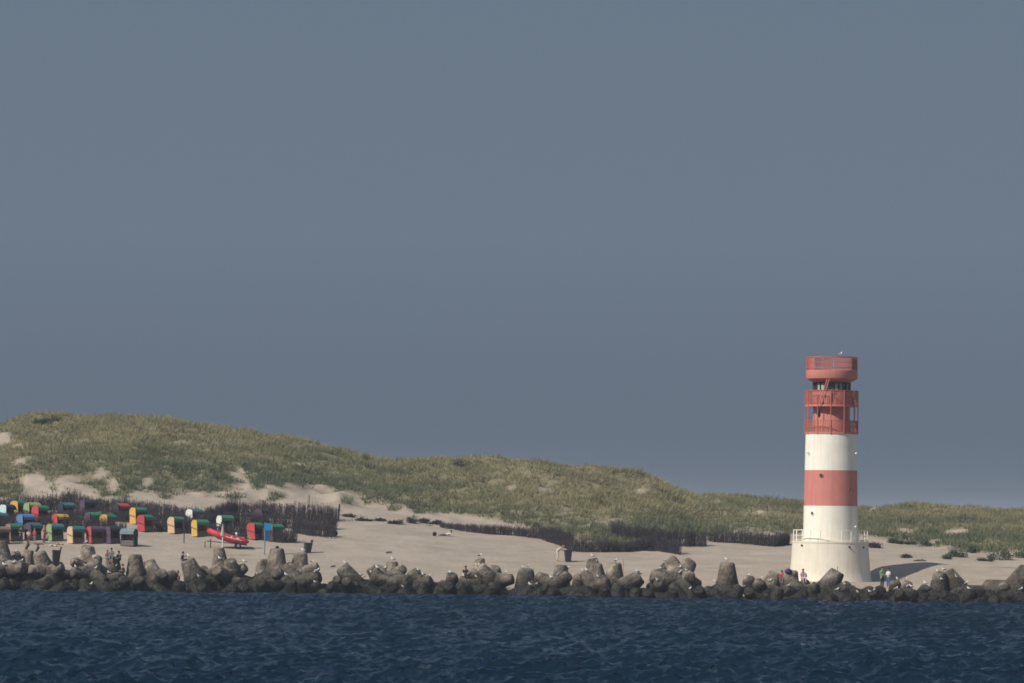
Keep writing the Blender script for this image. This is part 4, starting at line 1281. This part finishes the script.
def pose(kind):
    V = Vector
    J = {}
    if kind == 'stand':
        J['pel'] = V((0, 0, 0.95)); J['waist'] = V((0, 0, 1.08)); J['chest'] = V((0, 0, 1.33)); J['neck'] = V((0, 0.01, 1.48)); hd = V((0, -0.02, 1.62))
        legs = lambda s: [V((s * 0.10, 0, 0.88)), V((s * 0.11, -0.03, 0.50)), V((s * 0.12, 0.02, 0.09)), V((s * 0.13, -0.14, 0.03))]
        arms = lambda s: [V((s * 0.19, 0, 1.41)), V((s * 0.25, -0.02, 1.14)), V((s * 0.16, -0.24, 1.08)), V((s * 0.12, -0.32, 1.10))]
    elif kind == 'sit':
        J['pel'] = V((0, 0, 0.12)); J['waist'] = V((0, 0.0, 0.25)); J['chest'] = V((0, -0.05, 0.5)); J['neck'] = V((0, -0.08, 0.65)); hd = V((0, -0.13, 0.79))
        legs = lambda s: [V((s * 0.10, -0.05, 0.10)), V((s * 0.13, -0.42, 0.20)), V((s * 0.12, -0.50, -0.20)), V((s * 0.13, -0.64, -0.27))]
        arms = lambda s: [V((s * 0.19, -0.06, 0.58)), V((s * 0.25, -0.14, 0.34)), V((s * 0.17, -0.34, 0.30)), V((s * 0.14, -0.42, 0.29))]
    elif kind == 'camera':
        J['pel'] = V((0, 0, 0.12)); J['waist'] = V((0, 0.0, 0.25)); J['chest'] = V((0, -0.03, 0.5)); J['neck'] = V((0, -0.05, 0.65)); hd = V((0, -0.09, 0.79))
        legs = lambda s: [V((s * 0.10, -0.05, 0.10)), V((s * 0.13, -0.40, 0.26)), V((s * 0.12, -0.55, -0.10)), V((s * 0.13, -0.68, -0.16))]
        arms = lambda s: [V((s * 0.19, -0.04, 0.58)), V((s * 0.24, -0.22, 0.42)), V((s * 0.10, -0.40, 0.55)), V((s * 0.06, -0.48, 0.58))]
    elif kind == 'bend':
        J['pel'] = V((0, 0.05, 0.95)); J['waist'] = V((0, -0.04, 1.06)); J['chest'] = V((0, -0.26, 1.22)); J['neck'] = V((0, -0.40, 1.28)); hd = V((0, -0.52, 1.34))
        legs = lambda s: [V((s * 0.10, 0.05, 0.88)), V((s * 0.11, -0.02, 0.50)), V((s * 0.12, 0.06, 0.09)), V((s * 0.13, -0.10, 0.03))]
        arms = lambda s: [V((s * 0.19, -0.33, 1.26)), V((s * 0.23, -0.46, 1.02)), V((s * 0.16, -0.66, 0.96)), V((s * 0.14, -0.74, 0.95))]
    else:  # lie on the back along -y, propped on the elbows
        J['pel'] = V((0, 0, 0.12)); J['waist'] = V((0, 0.14, 0.14)); J['chest'] = V((0, 0.36, 0.26)); J['neck'] = V((0, 0.48, 0.36)); hd = V((0, 0.53, 0.48))
        legs = lambda s: [V((s * 0.10, -0.06, 0.11)), V((s * 0.12, -0.44, 0.22 if s > 0 else 0.1)), V((s * 0.12, -0.82, 0.07)), V((s * 0.14, -0.86, 0.18))]
        arms = lambda s: [V((s * 0.19, 0.44, 0.30)), V((s * 0.26, 0.50, 0.06)), V((s * 0.20, 0.28, 0.05)), V((s * 0.18, 0.20, 0.05))]
    up = (hd - J['neck']).normalized()
    J['jaw'] = hd - up * 0.03; J['head'] = hd + up * 0.05; J['crown'] = hd + up * 0.12
    fwd = V((0, -1, 0)); fwd = (fwd - up * fwd.dot(up)).normalized()
    J['nose'] = J['jaw'] + fwd * 0.115 + up * 0.035
    E = [('pel', 'waist'), ('waist', 'chest'), ('chest', 'neck'), ('neck', 'jaw'), ('jaw', 'head'), ('head', 'crown'), ('jaw', 'nose')]
    RD = {'pel': 0.135, 'waist': 0.125, 'chest': 0.15, 'neck': 0.058, 'jaw': 0.075, 'head': 0.092, 'crown': 0.06, 'nose': 0.016}
    for n, s in (('l', 1), ('r', -1)):
        a = legs(s); b = arms(s)
        for k, v in zip(('hip', 'knee', 'ank', 'toe'), a): J[n + k] = v
        for k, v in zip(('sho', 'elb', 'wri', 'palm'), b): J[n + k] = v
        E += [('pel', n + 'hip'), (n + 'hip', n + 'knee'), (n + 'knee', n + 'ank'), (n + 'ank', n + 'toe'), ('chest', n + 'sho'), (n + 'sho', n + 'elb'), (n + 'elb', n + 'wri'), (n + 'wri', n + 'palm')]
        RD.update({n + 'hip': 0.095, n + 'knee': 0.06, n + 'ank': 0.042, n + 'toe': 0.035, n + 'sho': 0.062, n + 'elb': 0.043, n + 'wri': 0.03, n + 'palm': 0.034})
        hdv = (b[3] - b[2]).normalized(); lat = hdv.cross(V((0, 0, 1))).normalized()
        for i, (o, l) in enumerate(((-0.035, 0.075), (-0.012, 0.09), (0.012, 0.085), (0.034, 0.07))):
            k1 = f'{n}f{i}a'; k2 = f'{n}f{i}b'
            J[k1] = b[3] + lat * o + hdv * l * 0.6; J[k2] = b[3] + lat * o * 1.1 + hdv * l + V((0, 0, -0.025))
            RD[k1] = 0.0095; RD[k2] = 0.008
            E += [(n + 'palm', k1), (k1, k2)]
        J[n + 'th'] = b[3] - hdv * 0.02 + lat * (-0.065 * s) + V((0, 0, 0.01)); RD[n + 'th'] = 0.011; E.append((n + 'palm', n + 'th'))
    return J, E, RD, up, fwd


def person(kind, loc, rz, top, bottom, hair, label, s=1.0, long_legs=True):
    T = empty('person', loc, rz, label, 'person', None, s)
    J, E, RD, up, fwd = pose(kind)
    skin_mesh('body', J, E, RD, SKIN, T, 'pel')
    if top:
        ks = ['waist', 'chest', 'lsho', 'lelb', 'rsho', 'relb']
        JJ = {k: J[k].copy() for k in ks}; JJ['low'] = J['pel'].lerp(J['waist'], 0.3); JJ['col'] = J['chest'].lerp(J['neck'], 0.55)
        RR = {k: RD[k] + 0.022 for k in ks}; RR['low'] = 0.158; RR['col'] = 0.10
        skin_mesh('shirt', JJ, [('low', 'waist'), ('waist', 'chest'), ('chest', 'col'), ('chest', 'lsho'), ('lsho', 'lelb'), ('chest', 'rsho'), ('rsho', 'relb')], RR, CL[top], T, 'waist')
    if bottom:
        end = 'ank' if long_legs else 'knee'
        ks = ['pel', 'lhip', 'lknee', 'rhip', 'rknee'] + (['lank', 'rank'] if long_legs else [])
        JJ = {k: J[k].copy() for k in ks}; JJ['top'] = J['pel'].lerp(J['waist'], 0.4)
        RR = {k: RD[k] + 0.02 for k in ks}; RR['top'] = 0.15
        ed = [('top', 'pel'), ('pel', 'lhip'), ('lhip', 'lknee'), ('pel', 'rhip'), ('rhip', 'rknee')] + ([('lknee', 'lank'), ('rknee', 'rank')] if long_legs else [])
        skin_mesh('trousers', JJ, ed, RR, CL[bottom], T, 'pel')
    mb = MB()
    c = J['head'] + up * 0.03 - fwd * 0.025
    q = up.to_track_quat('Z', 'Y').to_matrix()
    mb.blob(c, (0.105, 0.115, 0.10), 0, 12, 8, q); mb.blob(c - fwd * 0.045 - up * 0.08, (0.09, 0.07, 0.1), 0, 10, 7, q)
    mb.obj('hair', hair, T, True)
    lat = up.cross(fwd)
    for sg in (-1, 1):
        mb = MB(); mb.blob(J['head'] - up * 0.03 + fwd * 0.088 + lat * sg * 0.033, (0.012,) * 3, 0, 6, 4); mb.obj('eye', DARK, T)
    return T


TOWARD = 0.0
person('stand', hit(882, 587.5), R(35), 'green', 'navy', HAIRD, 'person in a bright green top standing beside the lighthouse', 1.12)
person('stand', hit(888.3, 587.5), R(-50), 'white', 'blue', HAIRD, 'person in white top and blue trousers facing the green one', 1.06)
cl = MB(); cl.v = []; 
pg = hit(879, 587.5)
person('sit', perch(465.2, 577), R(15), 'black', 'black', HAIRD, 'person in black sitting on the tetrapods left of the highest stub', 1.1)
person('camera', perch(182, 561.5), R(80), 'black', 'navy', HAIRD, 'person in dark clothes holding a camera on a steep tetrapod', 1.0)
pc = perch(178.5, 572)
person('sit', pc, R(-20), 'pink', 'pink', HAIRD, 'person in pink crouching low left of the steep tetrapod', 0.95)
person('sit', perch(106.5, 564), R(30), 'pink', 'grey', HAIRL, 'person in pink at the left of the seated group', 0.95)
person('sit', perch(111.3, 560), R(0), 'grey', 'grey', HAIRD, 'dark haired person seated highest in the group', 1.0)
person('sit', perch(119.3, 563), R(-30), 'navy', 'navy', HAIRD, 'person in navy seated right in the group', 1.0)
person('sit', perch(123.7, 567), R(-70), 'black', 'navy', HAIRD, 'person in black at the right end of the seated group', 0.95)
person('sit', perch(802.5, 580.5), R(20), 'palepink', 'palepink', HAIRL, 'person in pale pink resting on tetrapods before the lighthouse', 1.05)
person('sit', perch(782, 581), R(-10), 'red', 'grey', HAIRD, 'person in red seated beneath the dark blue umbrella', 0.95)
person('bend', hit(557.5, 561.5), R(95), 'cream', 'cream', HAIRL, 'person in pale clothes bending over the litter bin', 1.12)
person('stand', hit(21, 543.5), R(20), 'navy', 'navy', HAIRD, 'person in navy standing left among the bathers')
person('stand', hit(34.5, 543.5), R(-30), 'red', 'grey', HAIRL, 'person in red standing among the bathers', 0.85, False)
person('stand', hit(28.5, 543.5), R(10), 'cream', 'red', HAIRD, 'person with pale top and red shorts among the bathers', 0.8, False)
person('stand', hit(44, 543.5), R(60), 'pink', 'red', HAIRL, 'person in pink standing right among the bathers', 1.05, False)
person('sit', hit(47, 543.5) + Vector((0, 0, 0.25)), R(-40), 'grey', 'navy', HAIRD, 'person in grey sitting on the sand beside the pink bather', 0.95)
person('lie', hit(446, 536), R(-75), 'white', 'grey', HAIRD, 'person lying propped up on the open sand beside a dark bag', 1.0)

# camera held by the sitting person
# ------------------------------------------------------------------ small things
mb = MB(); mb.lathe([(0.0, 0.36), (0.14, 0.34), (0.28, 0.24), (0.38, 0.06), (0.37, 0.04), (0.27, 0.21), (0.13, 0.31), (0.0, 0.33)], 12); 
pu = perch(788.5, 573)
T = empty('umbrella', pu + Vector((0, 0, -0.05)), 0, 'small dark blue umbrella on the tetrapods before the lighthouse', 'umbrella', None, 1.0, R(12), 0)
mb.obj('canopy', mat('navy_nylon', (0.02, 0.03, 0.075), 0.6), T, True)
mb = MB(); mb.tube([(0, 0, -0.05), (0, 0, 0.36)], 0.015, 6); mb.obj('shaft', DARK, T)

BAGM = mat('dark_bag', (0.022, 0.02, 0.022), 0.8)


def bag(px, py, s, label):
    p = hit(px, py)
    T = empty('bag', p, 0.3, label, 'bag', None, s)
    mb = MB(); mb.blob((0, 0, 0.29), (0.32, 0.24, 0.31), 0, 14, 9); mb.obj('bag_body', BAGM, T, True)
    mb = MB(); mb.tube([(-0.15, -0.1, 0.5), (-0.1, -0.12, 0.68), (0.1, -0.12, 0.68), (0.15, -0.1, 0.5)], 0.02, 6); mb.obj('handle', BAGM, T)


bag(334.5, 536.5, 1.15, 'dark round bag on the sand at the end of the brushwood')
bag(434.5, 536, 0.75, 'dark bag on the open sand beside the lying person')
mb = MB()
nn = 8
vs = [(0.9 * (i / nn - 0.5), 0.5 * (j / 4 - 0.5), 0.05 + 0.05 * math.sin(i * 1.7) * math.cos(j * 2.1)) for j in range(5) for i in range(nn + 1)]
mb.add(vs, [(j * (nn + 1) + i, j * (nn + 1) + i + 1, (j + 1) * (nn + 1) + i + 1, (j + 1) * (nn + 1) + i) for j in range(4) for i in range(nn)])
o = mb.obj('towel', PM['white'], None); o.location = hit(331, 538); tag(o, 'pale towel on the sand beside the dark round bag', 'towel')


def towel(px, py, colr, label):
    mb = MB(); nn = 6
    vs = [(0.9 * (i / nn - 0.5), 0.6 * (j / 4 - 0.5), 0.06 + 0.07 * math.sin(i * 1.9 + px) * math.cos(j * 2.3)) for j in range(5) for i in range(nn + 1)]
    mb.add(vs, [(j * (nn + 1) + i, j * (nn + 1) + i + 1, (j + 1) * (nn + 1) + i + 1, (j + 1) * (nn + 1) + i) for j in range(4) for i in range(nn)])
    o = mb.obj('towel', PM[colr], None); o.location = hit(px, py); tag(o, label, 'towel')


towel(59, 544.5, 'yellow', 'yellow towel on the sand in front of the lime beach chair')
towel(39, 544.5, 'red', 'red towel on the sand between the bathers')
towel(53, 546, 'white', 'white towel on the sand left of the pale yellow beach chair')


def driftwood(px, py, L_, label):
    mb = MB()
    mb.tube([(-L_ / 2, 0, 0.06), (-L_ / 6, 0.05, 0.12), (L_ / 5, -0.03, 0.14), (L_ / 2, 0.02, 0.08)], [0.04, 0.09, 0.08, 0.03], 7)
    mb.tube([(0.1, 0, 0.12), (0.3, 0.1, 0.3)], [0.04, 0.015], 5)
    o = mb.obj('driftwood', POSTW, None); o.location = hit(px, py); tag(o, label, 'driftwood')


driftwood(389, 553.5, 0.7, 'dark driftwood stick on the open sand above the single gull')
driftwood(333, 567.5, 0.5, 'short driftwood stick on the sand left of the slanting tetrapod')
driftwood(920, 561.5, 1.4, 'driftwood branch on the sand right of the lighthouse')
mb = MB(); mb.blob((0, 0, 0.08), (0.16, 0.12, 0.14), 0, 8, 6); mb.blob((0.1, 0.02, 0.05), (0.09, 0.1, 0.09), 0, 8, 6)
o = mb.obj('seaweed_clump', BAGM, None); o.location = perch(277, 549.5); tag(o, 'dark seaweed lump on the tip of the bell shaped tetrapod', 'seaweed')
mb = MB(); mb.tube([(0, 0, -0.1), (0, 0, 0.42)], 0.03, 6)
o = mb.obj('iron_rod', DARK, None); o.location = perch(837.5, 573); tag(o, 'thin iron rod on the peaked tetrapod before the lighthouse', 'rod')

# ------------------------------------------------------------------ light, sky, air
SUN_EL, SUN_AZ = R(41), R(52)    # azimuth measured from straight behind the camera towards the left
sd = Vector((-math.sin(SUN_AZ) * math.cos(SUN_EL), -math.cos(SUN_AZ) * math.cos(SUN_EL), math.sin(SUN_EL)))
sun_d = bpy.data.lights.new('sun', 'SUN'); sun_d.energy = 4.4; sun_d.angle = R(0.5); sun_d.color = (1.0, 0.93, 0.82)
sun = bpy.data.objects.new('sun', sun_d); COL.objects.link(sun)
sun.rotation_euler = (-sd).to_track_quat('-Z', 'Y').to_euler()
sun.location = (0, 0, 100)

W = bpy.data.worlds.new('World'); SC.world = W; W.use_nodes = True
nt = W.node_tree; N = nt.nodes; L = nt.links
bg = N['Background']; bg.inputs['Strength'].default_value = 0.10
sky = N.new('ShaderNodeTexSky'); sky.sky_type = 'NISHITA'; sky.sun_disc = False
sky.sun_elevation = SUN_EL; sky.sun_rotation = math.atan2(sd.x, sd.y)
sky.altitude = 0; sky.air_density = 1.2; sky.dust_density = 1.5; sky.ozone_density = 1.0
tc = N.new('ShaderNodeTexCoord'); sp = N.new('ShaderNodeSeparateXYZ'); L.new(tc.outputs['Generated'], sp.inputs[0])
rp = N.new('ShaderNodeValToRGB'); e = rp.color_ramp.elements
e[0].position = 0.0; e[0].color = (0.86, 1.16, 1.60, 1); e[1].position = 0.17
k_ = rp.color_ramp.elements.new(0.07); k_.color = (1.42, 1.85, 2.42, 1)
e = rp.color_ramp.elements; e = [e[0], e[-1]]
e[1].color = (1.37, 1.86, 2.44, 1)
L.new(sp.outputs['Z'], rp.inputs['Fac'])
mr = N.new('ShaderNodeMapRange'); mr.interpolation_type = 'SMOOTHSTEP'; mr.inputs['From Min'].default_value = 0.17; mr.inputs['From Max'].default_value = 0.6
L.new(sp.outputs['Z'], mr.inputs['Value'])
mx = N.new('ShaderNodeMix'); mx.data_type = 'RGBA'
L.new(mr.outputs[0], mx.inputs['Factor']); L.new(rp.outputs['Color'], mx.inputs['A']); L.new(sky.outputs[0], mx.inputs['B'])
L.new(mx.outputs['Result'], bg.inputs['Color'])

HAZE = 0.00015
mb = MB(); mb.box((0, 3500, 12), (14600, 8600, 36))
hz = mb.obj('haze', [], None); tag(hz, 'thin bluish sea haze in the air', kind='stuff')
hm = bpy.data.materials.new('haze'); hm.use_nodes = True
nt = hm.node_tree; nt.nodes.remove(nt.nodes['Principled BSDF'])
pv = nt.nodes.new('ShaderNodeVolumePrincipled'); pv.inputs['Color'].default_value = (0.78, 0.86, 0.98, 1); pv.inputs['Density'].default_value = HAZE; pv.inputs['Anisotropy'].default_value = 0.0
nt.links.new(pv.outputs[0], nt.nodes['Material Output'].inputs['Volume'])
hz.data.materials.append(hm)

SC.view_settings.view_transform = 'Standard'
SC.view_settings.look = 'None'
SC.view_settings.gamma = 1.0
SC.view_settings.use_curve_mapping = False
SC.view_settings.exposure = 0.0
SC.cycles.filter_width = 1.7
SC.cycles.sample_clamp_direct = 1.2
SC.cycles.sample_clamp_indirect = 2.0
SC.cycles.max_bounces = 6
SC.cycles.volume_bounces = 0
